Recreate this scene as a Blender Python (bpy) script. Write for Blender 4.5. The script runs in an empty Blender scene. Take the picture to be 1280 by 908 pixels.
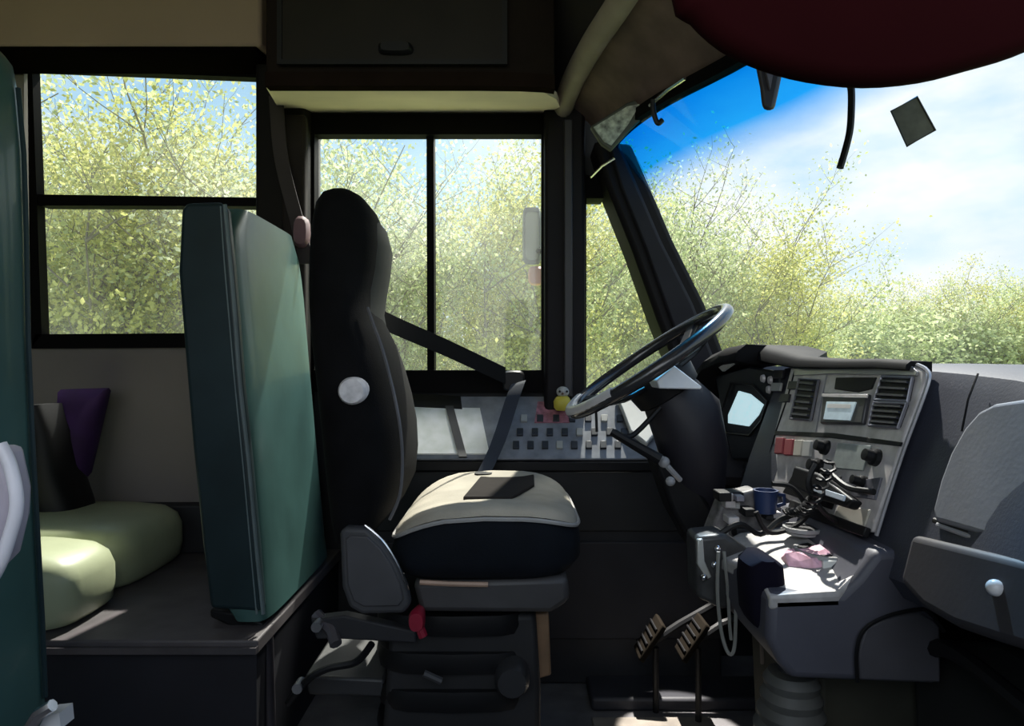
import bpy, bmesh, math, random
from mathutils import Vector, Matrix
random.seed(7)
SC = bpy.context.scene
COL = SC.collection
F = 834.0
CZ = 0.9
def P(px, py, Y):            # point of the cab at a given distance from the aisle side
    return Vector(((px-640)/F*Y, Y, CZ-(py-454)/F*Y))
def X(px, Y): return (px-640)/F*Y
def Z(py, Y): return CZ-(py-454)/F*Y

# ------------------------------------------------------------------ materials
MATS = {}
def mat(name, col, rough=0.6, metal=0.0, var=0.15, nscale=12.0, bump=0.05, bscale=150.0, spec=0.5, trans=0, sheen=0, coat=0):
    if name in MATS: return MATS[name]
    m = bpy.data.materials.new(name); m.use_nodes = True
    nt = m.node_tree; nt.nodes.clear()
    out = nt.nodes.new('ShaderNodeOutputMaterial'); b = nt.nodes.new('ShaderNodeBsdfPrincipled')
    nt.links.new(b.outputs[0], out.inputs[0])
    tc = nt.nodes.new('ShaderNodeTexCoord')
    n = nt.nodes.new('ShaderNodeTexNoise'); n.inputs['Scale'].default_value = nscale; n.inputs['Detail'].default_value = 4
    nt.links.new(tc.outputs['Object'], n.inputs['Vector'])
    r = nt.nodes.new('ShaderNodeValToRGB')
    r.color_ramp.elements[0].position = .3; r.color_ramp.elements[1].position = .7
    a = [max(0, c*(1-var)) for c in col]; d = [min(1, c*(1+var)) for c in col]
    r.color_ramp.elements[0].color = (*a, 1); r.color_ramp.elements[1].color = (*d, 1)
    nt.links.new(n.outputs['Fac'], r.inputs[0]); nt.links.new(r.outputs[0], b.inputs['Base Color'])
    b.inputs['Roughness'].default_value = rough; b.inputs['Metallic'].default_value = metal
    b.inputs['Specular IOR Level'].default_value = spec
    if sheen: b.inputs['Sheen Weight'].default_value = sheen
    if coat: b.inputs['Coat Weight'].default_value = coat
    if bump:
        n2 = nt.nodes.new('ShaderNodeTexNoise'); n2.inputs['Scale'].default_value = bscale
        nt.links.new(tc.outputs['Object'], n2.inputs['Vector'])
        bp = nt.nodes.new('ShaderNodeBump'); bp.inputs['Strength'].default_value = bump; bp.inputs['Distance'].default_value = .003
        nt.links.new(n2.outputs['Fac'], bp.inputs['Height']); nt.links.new(bp.outputs[0], b.inputs['Normal'])
    MATS[name] = m
    return m
def emis(name, col, s):
    m = mat(name, col, .3, var=.25, nscale=40, bump=0)
    b = [x for x in m.node_tree.nodes if x.type == 'BSDF_PRINCIPLED'][0]
    b.inputs['Emission Color'].default_value = (*col, 1); b.inputs['Emission Strength'].default_value = s
    return m
def glass(name, tint=(1, 1, 1), haze=0.0, band=None):
    m = bpy.data.materials.new(name); m.use_nodes = True; nt = m.node_tree; nt.nodes.clear()
    out = nt.nodes.new('ShaderNodeOutputMaterial')
    t = nt.nodes.new('ShaderNodeBsdfTransparent'); t.inputs[0].default_value = (*tint, 1)
    g = nt.nodes.new('ShaderNodeBsdfGlossy'); g.inputs['Roughness'].default_value = .03
    fw = nt.nodes.new('ShaderNodeLayerWeight'); fw.inputs[0].default_value = .5
    pw = nt.nodes.new('ShaderNodeMath'); pw.operation = 'POWER'; pw.inputs[1].default_value = 4.0; nt.links.new(fw.outputs['Facing'], pw.inputs[0])
    lw = nt.nodes.new('ShaderNodeMath'); lw.operation = 'MULTIPLY_ADD'; lw.inputs[1].default_value = .35; lw.inputs[2].default_value = .015; nt.links.new(pw.outputs[0], lw.inputs[0])
    mx = nt.nodes.new('ShaderNodeMixShader')
    nt.links.new(lw.outputs[0], mx.inputs[0]); nt.links.new(t.outputs[0], mx.inputs[1]); nt.links.new(g.outputs[0], mx.inputs[2])
    last = mx
    if haze:
        d = nt.nodes.new('ShaderNodeBsdfTranslucent'); d.inputs[0].default_value = (.9, .92, .95, 1)
        tc = nt.nodes.new('ShaderNodeTexCoord'); n = nt.nodes.new('ShaderNodeTexNoise'); n.inputs['Scale'].default_value = 3
        mp = nt.nodes.new('ShaderNodeMapRange'); mp.inputs[1].default_value = .35; mp.inputs[2].default_value = .7
        mp.inputs[3].default_value = haze*.4; mp.inputs[4].default_value = haze*1.4
        nt.links.new(tc.outputs['Object'], n.inputs['Vector']); nt.links.new(n.outputs['Fac'], mp.inputs[0])
        m2 = nt.nodes.new('ShaderNodeMixShader'); nt.links.new(mp.outputs[0], m2.inputs[0])
        nt.links.new(mx.outputs[0], m2.inputs[1]); nt.links.new(d.outputs[0], m2.inputs[2]); last = m2
    if band:   # shade band: blue film that fades out downwards (object-space height)
        z0, z1 = band
        tc = nt.nodes.new('ShaderNodeTexCoord'); sp = nt.nodes.new('ShaderNodeSeparateXYZ')
        nt.links.new(tc.outputs['Object'], sp.inputs[0])
        mp = nt.nodes.new('ShaderNodeMapRange'); mp.inputs[1].default_value = z0; mp.inputs[2].default_value = z1
        nt.links.new(sp.outputs[2], mp.inputs[0])
        cr = nt.nodes.new('ShaderNodeValToRGB'); cr.color_ramp.elements[0].color = (1, 1, 1, 1)
        cr.color_ramp.elements[1].color = (.0, .22, .75, 1)
        e = cr.color_ramp.elements.new(.45); e.color = (.02, .42, .92, 1)
        nt.links.new(mp.outputs[0], cr.inputs[0]); nt.links.new(cr.outputs[0], t.inputs[0])
    nt.links.new(last.outputs[0], out.inputs[0]); MATS[name] = m
    return m

BLACK = mat('black_plastic', (.006, .006, .007), .5, spec=.3)
FRAME = mat('window_black', (.004, .0035, .004), .6, bump=.02, spec=.06)
PILLAR = mat('pillar_vinyl', (.007, .0055, .007), .6, spec=.2)
DASHB = mat('dash_blue_grey', (.042, .045, .063), .5, var=.12, bump=.12, bscale=260)
DASHT = mat('dash_top', (.05, .055, .065), .38, bump=.1, bscale=260)
GLOVE = mat('glove_grey', (.20, .21, .24), .5, var=.08, bump=.08)
CONS = mat('console_grey', (.072, .072, .092), .55, var=.1)
SILV = mat('panel_silver', (.60, .57, .57), .38, metal=.15, var=.25, nscale=30)
CHRM = mat('chrome', (.75, .75, .78), .18, metal=1, bump=0)
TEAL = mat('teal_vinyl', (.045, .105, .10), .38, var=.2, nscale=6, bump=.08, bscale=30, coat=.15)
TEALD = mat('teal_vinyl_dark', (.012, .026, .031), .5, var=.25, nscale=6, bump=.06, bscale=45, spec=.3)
PIPE = mat('piping', (.12, .16, .17), .4)
GREENC = mat('green_cushion', (.44, .48, .31), .42, var=.15, nscale=5, bump=.15, bscale=40, coat=.15)
SEATB = mat('seat_black', (.0045, .0045, .0052), .9, var=.3, spec=.12, bump=.2, bscale=300)
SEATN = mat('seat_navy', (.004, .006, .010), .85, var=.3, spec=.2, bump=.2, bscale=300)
SEATT = mat('seat_top_sunlit', (.42, .38, .31), .85, var=.15, bump=.3, bscale=300)
SGREY = mat('seat_plastic_grey', (.045, .045, .05), .6)
DKGREY = mat('dark_grey', (.02, .02, .024), .65)
FLOORM = mat('floor_rubber', (.10, .095, .10), .7, var=.35, nscale=9, bump=.3, bscale=60)
WALLM = mat('wall_panel', (.20, .175, .165), .7, var=.08, nscale=3)
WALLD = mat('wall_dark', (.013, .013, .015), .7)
HEADL = mat('headliner', (.85, .70, .58), .85, var=.1, nscale=4)
COVE = mat('cove_beige', (.30, .215, .165), .8, var=.08, nscale=3)
CABM = mat('cabinet_brown', (.012, .008, .0065), .7, var=.15, spec=.08)
ROOFB = mat('roof_brown', (.12, .075, .066), .8, var=.3)
PLAT = mat('platform_top', (.085, .075, .08), .6, var=.2)
PURP = mat('purple_fabric', (.035, .008, .075), .8, var=.25)
MAROON = mat('maroon_padding', (.020, .0025, .004), .95, var=.2, nscale=3, spec=.05, bump=0)
BLUE = mat('blue_plastic', (.02, .04, .12), .4, var=.3)
PINK = mat('pink_wrapper', (.9, .45, .55), .45, var=.35, nscale=60)
WHITE = mat('white_paper_and_sun', (.75, .75, .72), .6, var=.08)
CREAM = mat('cream_plastic', (.45, .42, .36), .6, var=.15)
YELL = mat('yellow_rubber', (.6, .5, .06), .5)
PALEG = mat('pale_grey', (.4, .4, .38), .6)
WOODP = mat('tan_post', (.22, .13, .07), .6, var=.3)
RED = mat('red_plastic', (.25, .01, .03), .45)
REDSW = mat('red_switch', (.28, .05, .06), .5, var=.3)
SCREEN = emis('lit_screen', (.55, .78, .85), .75)
SCREEN2 = emis('radio_screen', (.4, .5, .55), .35)
STICK = mat('sticker_back', (.10, .095, .075), .8, var=.3, nscale=40)
CLEAR = glass('window_glass', (.95, .97, .96), .028)
WSG = glass('windshield_glass', (.94, .97, .98), .045)
WSB = glass('shade_band', band=(1.37, 1.53))

# ------------------------------------------------------------------ geometry helpers
def tr(bm, vs): return [bm.verts.new(v) for v in vs]
def prism(bm, pts, ext):
    ext = Vector(ext); a = tr(bm, pts); b = tr(bm, [Vector(p)+ext for p in pts]); n = len(a)
    bm.faces.new(a); bm.faces.new(b[::-1])
    for i in range(n): bm.faces.new((a[i], b[i], b[(i+1) % n], a[(i+1) % n]))
def box(bm, x0, x1, y0, y1, z0, z1):
    prism(bm, [(x0, y0, z0), (x1, y0, z0), (x1, y1, z0), (x0, y1, z0)], (0, 0, z1-z0))
def loft(bm, rings, caps=True, closed=True):
    R = [tr(bm, r) for r in rings]; n = len(R[0])
    for a, b in zip(R, R[1:]):
        for i in range(n if closed else n-1):
            bm.faces.new((a[i], a[(i+1) % n], b[(i+1) % n], b[i]))
    if caps and closed: bm.faces.new(R[0]); bm.faces.new(R[-1][::-1])
def sring(c, rx, ry, n=24, e=.6, plane='xy'):
    o = []
    for i in range(n):
        t = 2*math.pi*i/n; ct, st = math.cos(t), math.sin(t)
        u = rx*math.copysign(abs(ct)**e, ct); v = ry*math.copysign(abs(st)**e, st)
        if plane == 'xy': o.append(Vector((c[0]+u, c[1]+v, c[2])))
        elif plane == 'xz': o.append(Vector((c[0]+u, c[1], c[2]+v)))
        else: o.append(Vector((c[0], c[1]+u, c[2]+v)))
    return o
def tube(bm, pts, r, seg=8, closed=False):
    pts = [Vector(p) for p in pts]; n = len(pts)
    rs = r if isinstance(r, (list, tuple)) else [r]*n
    rings = []; up = Vector((0, 0, 1)); prev = None
    for i, p in enumerate(pts):
        a = pts[(i-1) % n] if (i > 0 or closed) else p
        b = pts[(i+1) % n] if (i < n-1 or closed) else p
        d = (b-a).normalized()
        if prev is None:
            s = d.cross(up if abs(d.z) < .9 else Vector((0, 1, 0))).normalized()
        else: s = (prev-d*prev.dot(d)).normalized()
        prev = s; t = d.cross(s)
        rings.append([p+(s*math.cos(2*math.pi*k/seg)+t*math.sin(2*math.pi*k/seg))*rs[i] for k in range(seg)])
    if closed: loft(bm, rings+[rings[0]], caps=False)
    else: loft(bm, rings)
def cyl(bm, p0, p1, r0, r1=None, seg=20): tube(bm, [p0, p1], [r0, r0 if r1 is None else r1], seg)
def ball(bm, c, r, sx=1, sy=1, sz=1, seg=14):
    m = Matrix.Translation(c) @ Matrix.Diagonal((r*sx, r*sy, r*sz, 1))
    bmesh.ops.create_uvsphere(bm, u_segments=seg, v_segments=seg//2+2, radius=1, matrix=m)
def smoothpts(pts, k=6):     # Catmull-Rom
    pts = [Vector(p) for p in pts]; o = []
    for i in range(len(pts)-1):
        p0 = pts[max(i-1, 0)]; p1 = pts[i]; p2 = pts[i+1]; p3 = pts[min(i+2, len(pts)-1)]
        for j in range(k):
            t = j/k
            o.append(.5*((2*p1)+(p2-p0)*t+(2*p0-5*p1+4*p2-p3)*t*t+(3*p1-p0-3*p2+p3)*t**3))
    return o+[pts[-1]]
def obj(name, bm, m, parent=None, bevel=0, smooth=True, sub=0, segs=2):
    bmesh.ops.remove_doubles(bm, verts=bm.verts, dist=1e-5)
    bmesh.ops.recalc_face_normals(bm, faces=bm.faces)
    me = bpy.data.meshes.new(name); bm.to_mesh(me); bm.free(); me.materials.append(m)
    o = bpy.data.objects.new(name, me); COL.objects.link(o)
    if bevel:
        b = o.modifiers.new('bevel', 'BEVEL'); b.width = bevel; b.segments = segs; b.limit_method = 'ANGLE'; b.angle_limit = math.radians(35)
    if sub:
        s = o.modifiers.new('sub', 'SUBSURF'); s.levels = sub; s.render_levels = sub
    if smooth:
        for p in me.polygons: p.use_smooth = True
        try: me.set_sharp_from_angle(angle=math.radians(42))
        except Exception: pass
    if parent is not None:
        o.parent = parent
        if parent.type == 'EMPTY': o.matrix_parent_inverse = Matrix.Translation(-parent.location)
    return o
def tag(o, label, cat, group=None, kind=None):
    if label: o['label'] = label
    if cat: o['category'] = cat
    if group: o['group'] = group
    if kind: o['kind'] = kind
    return o
def thing(name, label, cat, loc=(0, 0, 0), group=None):
    o = bpy.data.objects.new(name, None); COL.objects.link(o); o.location = loc; o.empty_display_size = .05
    return tag(o, label, cat, group)
def struct(name, bm, m, parent=None, **k):
    o = obj(name, bm, m, parent, **k)
    if parent is None: o['kind'] = 'structure'
    return o
def sthing(name, loc=(0, 0, 0)):
    o = bpy.data.objects.new(name, None); COL.objects.link(o); o.location = loc; o['kind'] = 'structure'; o.empty_display_size = .05
    return o
B = bmesh.new
def strip(bm, pts, width_vec, thick_vec):   # flat strap along pts
    w = Vector(width_vec)/2; t = Vector(thick_vec)/2
    loft(bm, [[Vector(p)-w-t, Vector(p)+w-t, Vector(p)+w+t, Vector(p)-w+t] for p in pts])

YW = 2.05     # inner face of the driver-side wall
# ================================================================== SHELL
bm = B(); box(bm, -2.3, 1.2, -.6, YW+.1, -.05, 0); struct('floor', bm, FLOORM, smooth=False)
bm = B(); box(bm, -2.3, .16, -.6, YW+.1, 1.98, 2.03); struct('ceiling', bm, COVE, smooth=False)
# driver-side wall with its three openings, built of rectangles around the holes
W1 = (X(30, YW), X(326, YW), Z(426, YW), Z(72, YW))
W2 = (X(387, YW), X(684, YW), Z(472, YW), Z(156, YW))
bm = B()
x_l, x_r = -2.3, X(705, YW)
zt = 1.98
def wb(bm, x0, x1, z0, z1): box(bm, x0, x1, YW, YW+.06, z0, z1)
wb(bm, x_l, W1[0], 0, zt)
wb(bm, W1[0], W1[1], 0, W1[2]); wb(bm, W1[0], W1[1], W1[3], zt)
wb(bm, W1[1], -.66, 0, zt)
struct('wall_left', bm, WALLM, smooth=False)
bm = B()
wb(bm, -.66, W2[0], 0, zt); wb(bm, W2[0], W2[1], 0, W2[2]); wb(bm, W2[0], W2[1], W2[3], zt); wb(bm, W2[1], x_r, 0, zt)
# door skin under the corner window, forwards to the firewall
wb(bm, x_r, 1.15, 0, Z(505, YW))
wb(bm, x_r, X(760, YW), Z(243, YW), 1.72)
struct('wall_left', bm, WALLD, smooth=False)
bm = B(); box(bm, -2.36, -2.3, -.6, YW+.1, 0, 2.0); struct('wall_rear', bm, WALLM, smooth=False)
# entry side behind the photographer: low panel, posts and header leave the door and window openings
bm = B()
box(bm, -2.3, 1.2, -.64, -.6, 0, .7); box(bm, -2.3, 1.2, -.64, -.6, 1.72, 2.0)
for x in (-2.3, -1.3, -.35, .55): box(bm, x, x+.09, -.64, -.6, .7, 1.72)
struct('wall_right', bm, WALLM, smooth=False)
bm = B(); box(bm, 1.1, 1.15, -.6, YW+.1, 0, .84); struct('wall_front', bm, WALLD, smooth=False)

# ---- window_1 (rear side window, two lites)
w = sthing('window_1', (W1[0], YW, W1[2]))
bm = B(); y0, y1 = YW-.02, YW+.01
tl, trr = P(34, 62, y0), P(328, 76, y0)
tli, tri = P(40, 86, y0), P(322, 97, y0)
prism(bm, [tl, trr, tri, tli], (0, .035, 0))
prism(bm, [P(34, 62, y0), P(40, 86, y0), P(52, 418, y0), P(38, 436, y0)], (0, .035, 0))
prism(bm, [P(322, 97, y0), P(328, 76, y0), P(328, 436, y0), P(322, 418, y0)], (0, .035, 0))
prism(bm, [P(38, 436, y0), P(44, 418, y0), P(322, 416, y0), P(328, 434, y0)], (0, .035, 0))
obj('window_frame', bm, FRAME, w)
bm = B(); prism(bm, [P(46, 243, y0), P(322, 247, y0), P(322, 258, y0), P(48, 257, y0)], (0, .05, 0)); obj('glazing_bar', bm, FRAME, w)
bm = B(); prism(bm, [P(40, 86, YW+.03), P(322, 97, YW+.03), P(322, 250, YW+.03), P(44, 250, YW+.03)], (0, .004, 0)); obj('pane', bm, CLEAR, w, smooth=False)
bm = B(); prism(bm, [P(44, 250, YW+.03), P(322, 250, YW+.03), P(322, 420, YW+.03), P(44, 420, YW+.03)], (0, .004, 0)); obj('pane', bm, CLEAR, w, smooth=False)
bm = B(); prism(bm, [P(33, 65, 2.0), P(55, 65, 2.0), P(55, 73, 2.0), P(33, 73, 2.0)], (0, .02, 0)); obj('latch', bm, WOODP, w)
# ---- window_2 (driver's sliding window)
w = sthing('window_2', (W2[0], YW, W2[2]))
def ring_frame(bm, o, i, y, d):
    (a0, b0, a1, b1), (c0, d0, c1, d1) = o, i
    for q in ([(a0, b0), (a1, b0), (c1, d0), (c0, d0)], [(a1, b0), (a1, b1), (c1, d1), (c1, d0)], [(a1, b1), (a0, b1), (c0, d1), (c1, d1)], [(a0, b1), (a0, b0), (c0, d0), (c0, d1)]):
        prism(bm, [P(px, py, y) for px, py in q], (0, d, 0))
bm = B(); ring_frame(bm, (384, 143, 692, 490), (393, 168, 677, 463), YW-.03, .045); obj('window_frame', bm, FRAME, w)
bm = B(); prism(bm, [P(533, 166, YW-.01), P(542, 166, YW-.01), P(543, 465, YW-.01), P(534, 465, YW-.01)], (0, .05, 0)); obj('sliding_stile', bm, FRAME, w)
bm = B(); prism(bm, [P(391, 166, YW+.03), P(538, 166, YW+.03), P(538, 465, YW+.03), P(391, 465, YW+.03)], (0, .004, 0)); obj('pane', bm, CLEAR, w, smooth=False)
bm = B(); prism(bm, [P(538, 166, YW+.045), P(680, 166, YW+.045), P(680, 465, YW+.045), P(538, 465, YW+.045)], (0, .004, 0)); obj('pane', bm, CLEAR, w, smooth=False)
# ---- window_3 (corner window)
w = sthing('window_3', P(735, 500, YW))
y = YW-.02
bm = B()
prism(bm, [P(722, 215, y), P(733, 248, y), P(733, 520, y), P(722, 520, y)], (0, .08, 0))
prism(bm, [P(722, 215, y), P(755, 225, y), P(755, 248, y), P(733, 248, y)], (0, .08, 0))
prism(bm, [P(733, 500, y), P(870, 500, y), P(870, 520, y), P(733, 520, y)], (0, .08, 0))
obj('window_frame', bm, FRAME, w)
bm = B(); prism(bm, [P(728, 230, YW+.03), P(755, 230, YW+.03), P(870, 510, YW+.03), P(728, 510, YW+.03)], (0, .004, 0)); obj('pane', bm, CLEAR, w, smooth=False)

# ---- windshield : window_4
TOP = [(2.0, .285), (1.8, .315), (1.62, .375), (1.37, .50), (1.0, .62), (.7, .69), (.3, .74), (-.2, .76), (-.6, .74)]
BOT = [(2.0, .66), (1.8, .76), (1.62, .84), (1.37, .93), (1.0, 1.02), (.7, 1.06), (.3, 1.08), (-.2, 1.08), (-.6, 1.06)]
tp = smoothpts([(x, y_, 1.53) for y_, x in TOP], 4); bp_ = smoothpts([(x, y_, .85) for y_, x in BOT], 4)
w = sthing('window_4', (.9, 1.0, .85))
bm = B()
rows = []
for k in range(9):
    t = k/8; rows.append([a.lerp(b, t)+Vector((.05*math.sin(math.pi*t), 0, 0)) for a, b in zip(tp, bp_)])
loft(bm, rows, caps=False, closed=False); gl = obj('pane', bm, WSG, w)
bm = B()
rows = []
for k in range(5):
    t = k/8*.5; rows.append([a.lerp(b, t)+Vector((.05*math.sin(math.pi*t)-.004, 0, 0)) for a, b in zip(tp, bp_)])
loft(bm, rows, caps=False, closed=False); obj('shade_band', bm, WSB, w)['label'] = 'blue tinted shade band along the top'
bm = B(); strip(bm, [p+Vector((-.005, 0, .012)) for p in tp], (.03, 0, 0), (0, 0, .03)); obj('window_frame', bm, FRAME, w)
bm = B(); strip(bm, [p+Vector((.02, 0, -.01)) for p in bp_], (.04, 0, 0), (0, 0, .03)); obj('window_frame', bm, FRAME, w)

# ---- trims: pillars, headliner, beams
# A pillar
bm = B()
yA = 1.93
prof = [(742, 175, 789, 178), (760, 235, 812, 230), (790, 310, 842, 300), (822, 400, 882, 380), (850, 470, 910, 452), (880, 560, 950, 560)]
loft(bm, [[P(a, b, yA), P(c, d, yA), P(c, d, yA)+Vector((.0, .16, 0)), P(a, b, yA)+Vector((0, .16, 0))] for a, b, c, d in prof])
struct('trim_1', bm, PILLAR, bevel=.015)
bm = B()
loft(bm, [[P(a+16, b, yA-.012), P(c-16, d, yA-.012), P(c-16, d, yA+.02), P(a+16, b, yA+.02)] for a, b, c, d in prof])
struct('trim_2', bm, mat('pillar_pad', (.012, .011, .016), .6, spec=.25), bevel=.008)
# post between driver's window and corner window
bm = B(); box(bm, X(680, 2.0), X(731, 2.0), 1.98, YW+.09, 0, 1.72); struct('trim_3', bm, PILLAR, bevel=.012)
bm = B(); box(bm, X(705, 1.97), X(716, 1.97), 1.965, 1.985, .8, 1.62); struct('trim_4', bm, mat('pillar_strip', (.03, .028, .032), .5), bevel=.004)
# B pillar
bm = B(); box(bm, X(323, 1.98), X(384, 1.98), 1.95, YW+.08, 0, 1.9); struct('trim_5', bm, mat('b_pillar', (.007, .0055, .005), .7, spec=.2), bevel=.012)
bm = B(); box(bm, X(352, 1.93), X(382, 1.93), 1.925, 1.96, 0, 1.62); struct('trim_6', bm, mat('b_pillar_pad', (.016, .012, .011), .8, spec=.2), bevel=.01)
# beige cove over rear window
bm = B(); prism(bm, [(-2.3, 1.84, Z(58, 1.84)), (-2.3, 1.84, 2.0), (-2.3, 2.05, 2.0), (-2.3, 2.05, 1.80)], (2.3+X(326, 1.84), 0, 0))
struct('trim_7', bm, COVE, bevel=.01)
bm = B(); prism(bm, [(-2.3, 1.845, Z(63, 1.845)), (-2.3, 2.035, Z(93, 2.035)), (-2.3, 2.035, 1.88), (-2.3, 1.85, 1.85)], (2.3+X(330, 1.9), 0, 0)); struct('trim_8', bm, mat('matte_black', (.004, .003, .003), 1, spec=0, bump=0), bevel=.004)
# headliner strip over the driver's window
bm = B(); hl = [(X(334, 1.65), 1.645, 1.578), (.02, 1.645, 1.578), (.075, 1.69, 1.588), (.12, 1.80, 1.612), (.155, 2.045, 1.666), (X(338, 1.95), 2.045, 1.666)]
prism(bm, hl, (0, 0, .02)); struct('trim_9', bm, HEADL, smooth=False)
# light curved roof rib running from the wall to the entry side
ribp = smoothpts([(.15, 2.03, 1.66), (.165, 1.85, 1.675), (.20, 1.65, 1.69), (.245, 1.45, 1.70), (.29, 1.2, 1.72), (.33, .8, 1.75), (.35, .2, 1.76), (.35, -.6, 1.76)], 4)
bm = B()
loft(bm, [sring(p, .030, .035, 14, 1, 'xz') for p in ribp]); struct('trim_10', bm, mat('rib_beige', (.30, .25, .20), .8))
# roof panel between cabinet front and header, and the sloping header panel down to the windshield
bm = B()
loft(bm, [[p+Vector((0, 0, .02)), p+Vector((-.14, 0, .30)), p+Vector((-.14, 0, .33)), p+Vector((.02, 0, .05))] for p in ribp]); struct('trim_11', bm, mat('roof_shadow', (.02, .016, .014), .8))
bm = B()
n = len(ribp)
def topx(y):
    q = min(tp, key=lambda v: abs(v.y-y)); return q.x
def lerp_top(y):
    for a, b in zip(tp, tp[1:]):
        if b.y <= y <= a.y: return a.lerp(b, (a.y-y)/(a.y-b.y+1e-9))
    return tp[0] if y > tp[0].y else tp[-1]
ys = [2.0-.1*k for k in range(27)]
def lerp_rib(y):
    for a, b in zip(ribp, ribp[1:]):
        if b.y <= y <= a.y: return a.lerp(b, (a.y-y)/(a.y-b.y+1e-9))
    return ribp[0] if y > ribp[0].y else ribp[-1]
rings = []
for yy in ys:
    a = lerp_rib(yy)+Vector((.02, 0, 0)); b = lerp_top(yy)+Vector((0, 0, .02)); a.y = yy; b.y = yy
    rings.append([a, a.lerp(b, .5)+Vector((0, 0, .015)), b, b+Vector((.02, 0, .06)), a+Vector((.02, 0, .1))])
loft(bm, rings); struct('trim_12', bm, ROOFB)

# ================================================================== OUTSIDE
GZ = -1.15
def leafmat(name, c1, c2):
    m = bpy.data.materials.new(name); m.use_nodes = True; nt = m.node_tree; nt.nodes.clear()
    out = nt.nodes.new('ShaderNodeOutputMaterial'); g = nt.nodes.new('ShaderNodeNewGeometry')
    r = nt.nodes.new('ShaderNodeValToRGB'); r.color_ramp.elements[0].color = (*c1, 1); r.color_ramp.elements[1].color = (*c2, 1)
    nt.links.new(g.outputs['Random Per Island'], r.inputs[0])
    d = nt.nodes.new('ShaderNodeBsdfDiffuse'); t = nt.nodes.new('ShaderNodeBsdfTranslucent'); mx = nt.nodes.new('ShaderNodeMixShader'); mx.inputs[0].default_value = .5
    nt.links.new(r.outputs[0], d.inputs[0]); nt.links.new(r.outputs[0], t.inputs[0])
    nt.links.new(d.outputs[0], mx.inputs[1]); nt.links.new(t.outputs[0], mx.inputs[2]); nt.links.new(mx.outputs[0], out.inputs[0])
    return m
LM = [leafmat('leaf_yellow_green', (.42, .43, .12), (.90, .86, .38)), leafmat('leaf_spring_green', (.36, .43, .17), (.86, .90, .56)), leafmat('leaf_pale', (.45, .50, .30), (.88, .88, .68))]
BARK = mat('bark', (.22, .19, .15), .9, var=.3, nscale=8)
bm = B(); bmesh.ops.create_grid(bm, x_segments=24, y_segments=24, size=90, matrix=Matrix.Translation((0, 60, GZ)))
for v in bm.verts: v.co.z += random.uniform(-.05, .05)
gr = obj('grass_ground', bm, mat('grass_far', (.30, .36, .10), .95, var=.35, nscale=1.5, bump=.3, bscale=20)); gr['kind'] = 'structure'; gr.name = 'ground'
gr['kind'] = 'structure'
def tree_proto(k, H, R, nleaf, lm, size, zlow=.12):
    rnd = random.Random(k*31+5)
    root = bpy.data.objects.new('spring_tree', None); COL.objects.link(root); root.empty_display_size = .3
    bm = B(); tips = []
    def branch(p, d, L, r, lev):
        pts = [p]; q = p.copy(); dd = d.copy()
        for i in range(4):
            dd = (dd+Vector((rnd.uniform(-.2, .2), rnd.uniform(-.2, .2), rnd.uniform(-.02, .18)))).normalized()
            q = q+dd*L/4; pts.append(q.copy()); tips.append((q.copy(), lev))
        tube(bm, pts, [r*(1-.16*i) for i in range(5)], 5)
        if lev < 3:
            for j in range((6, 4, 3)[lev]):
                s = pts[rnd.randint(1, 4)]; a = rnd.uniform(0, 6.28); e = rnd.uniform(.3, 1.0)
                branch(s, Vector((math.cos(a)*math.cos(e), math.sin(a)*math.cos(e), math.sin(e))), L*rnd.uniform(.42, .62), r*.5, lev+1)
    for s in range(3):
        a = rnd.uniform(0, 6.28)
        branch(Vector((math.cos(a)*.25, math.sin(a)*.25, 0)), Vector((math.cos(a)*.16, math.sin(a)*.16, 1)).normalized(), H*.8, .055*H/7, 0)
    obj('trunk', bm, BARK, root)
    # foliage
    verts = []; faces = []
    clumps = [t[0] for t in tips if t[1] >= 1]
    for i in range(nleaf):
        c = rnd.choice(clumps); sp = .34*R/2.2
        p = c+Vector((rnd.gauss(0, sp), rnd.gauss(0, sp), rnd.gauss(0, sp*.8)))
        if rnd.random() < .25:
            a = rnd.uniform(0, 6.28); rr = R*math.sqrt(rnd.random()); zz = rnd.uniform(zlow, .8)*H
            p = Vector((math.cos(a)*rr*(1.05-zz/H*.4), math.sin(a)*rr*(1.05-zz/H*.4), zz))
        s = size*rnd.uniform(.5, 1.3)
        u = Vector((rnd.gauss(0, 1), rnd.gauss(0, 1), rnd.gauss(0, 1))).normalized()
        v = u.cross(Vector((rnd.gauss(0, 1), rnd.gauss(0, 1), rnd.gauss(0, 1)))).normalized()
        b = len(verts); verts += [p-u*s, p+v*s*.6, p+u*s, p-v*s*.6]; faces.append((b, b+1, b+2, b+3))
    me = bpy.data.meshes.new('foliage'); me.from_pydata(verts, [], faces); me.materials.append(lm)
    f = bpy.data.objects.new('foliage', me); COL.objects.link(f); f.parent = root; f['kind'] = 'stuff'
    zs = sorted(v.z for v in verts); zq = zs[int(len(zs)*.985)]; k_ = H/zq      # keep the crown at its stated height
    for v in me.vertices: v.co *= k_
    for ch in root.children:
        if ch.name.startswith('trunk'):
            for v in ch.data.vertices: v.co *= k_
    return root
def copy_tree(root):
    r = root.copy(); COL.objects.link(r)
    for ch in list(root.children):
        c = ch.copy(); COL.objects.link(c); c.parent = r
    return r
protos = [tree_proto(0, 7, 2.2, 11000, LM[0], .07), tree_proto(1, 7, 2.4, 11000, LM[1], .07), tree_proto(2, 7, 2.0, 7500, LM[2], .065)]
used = [False]*3
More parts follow.
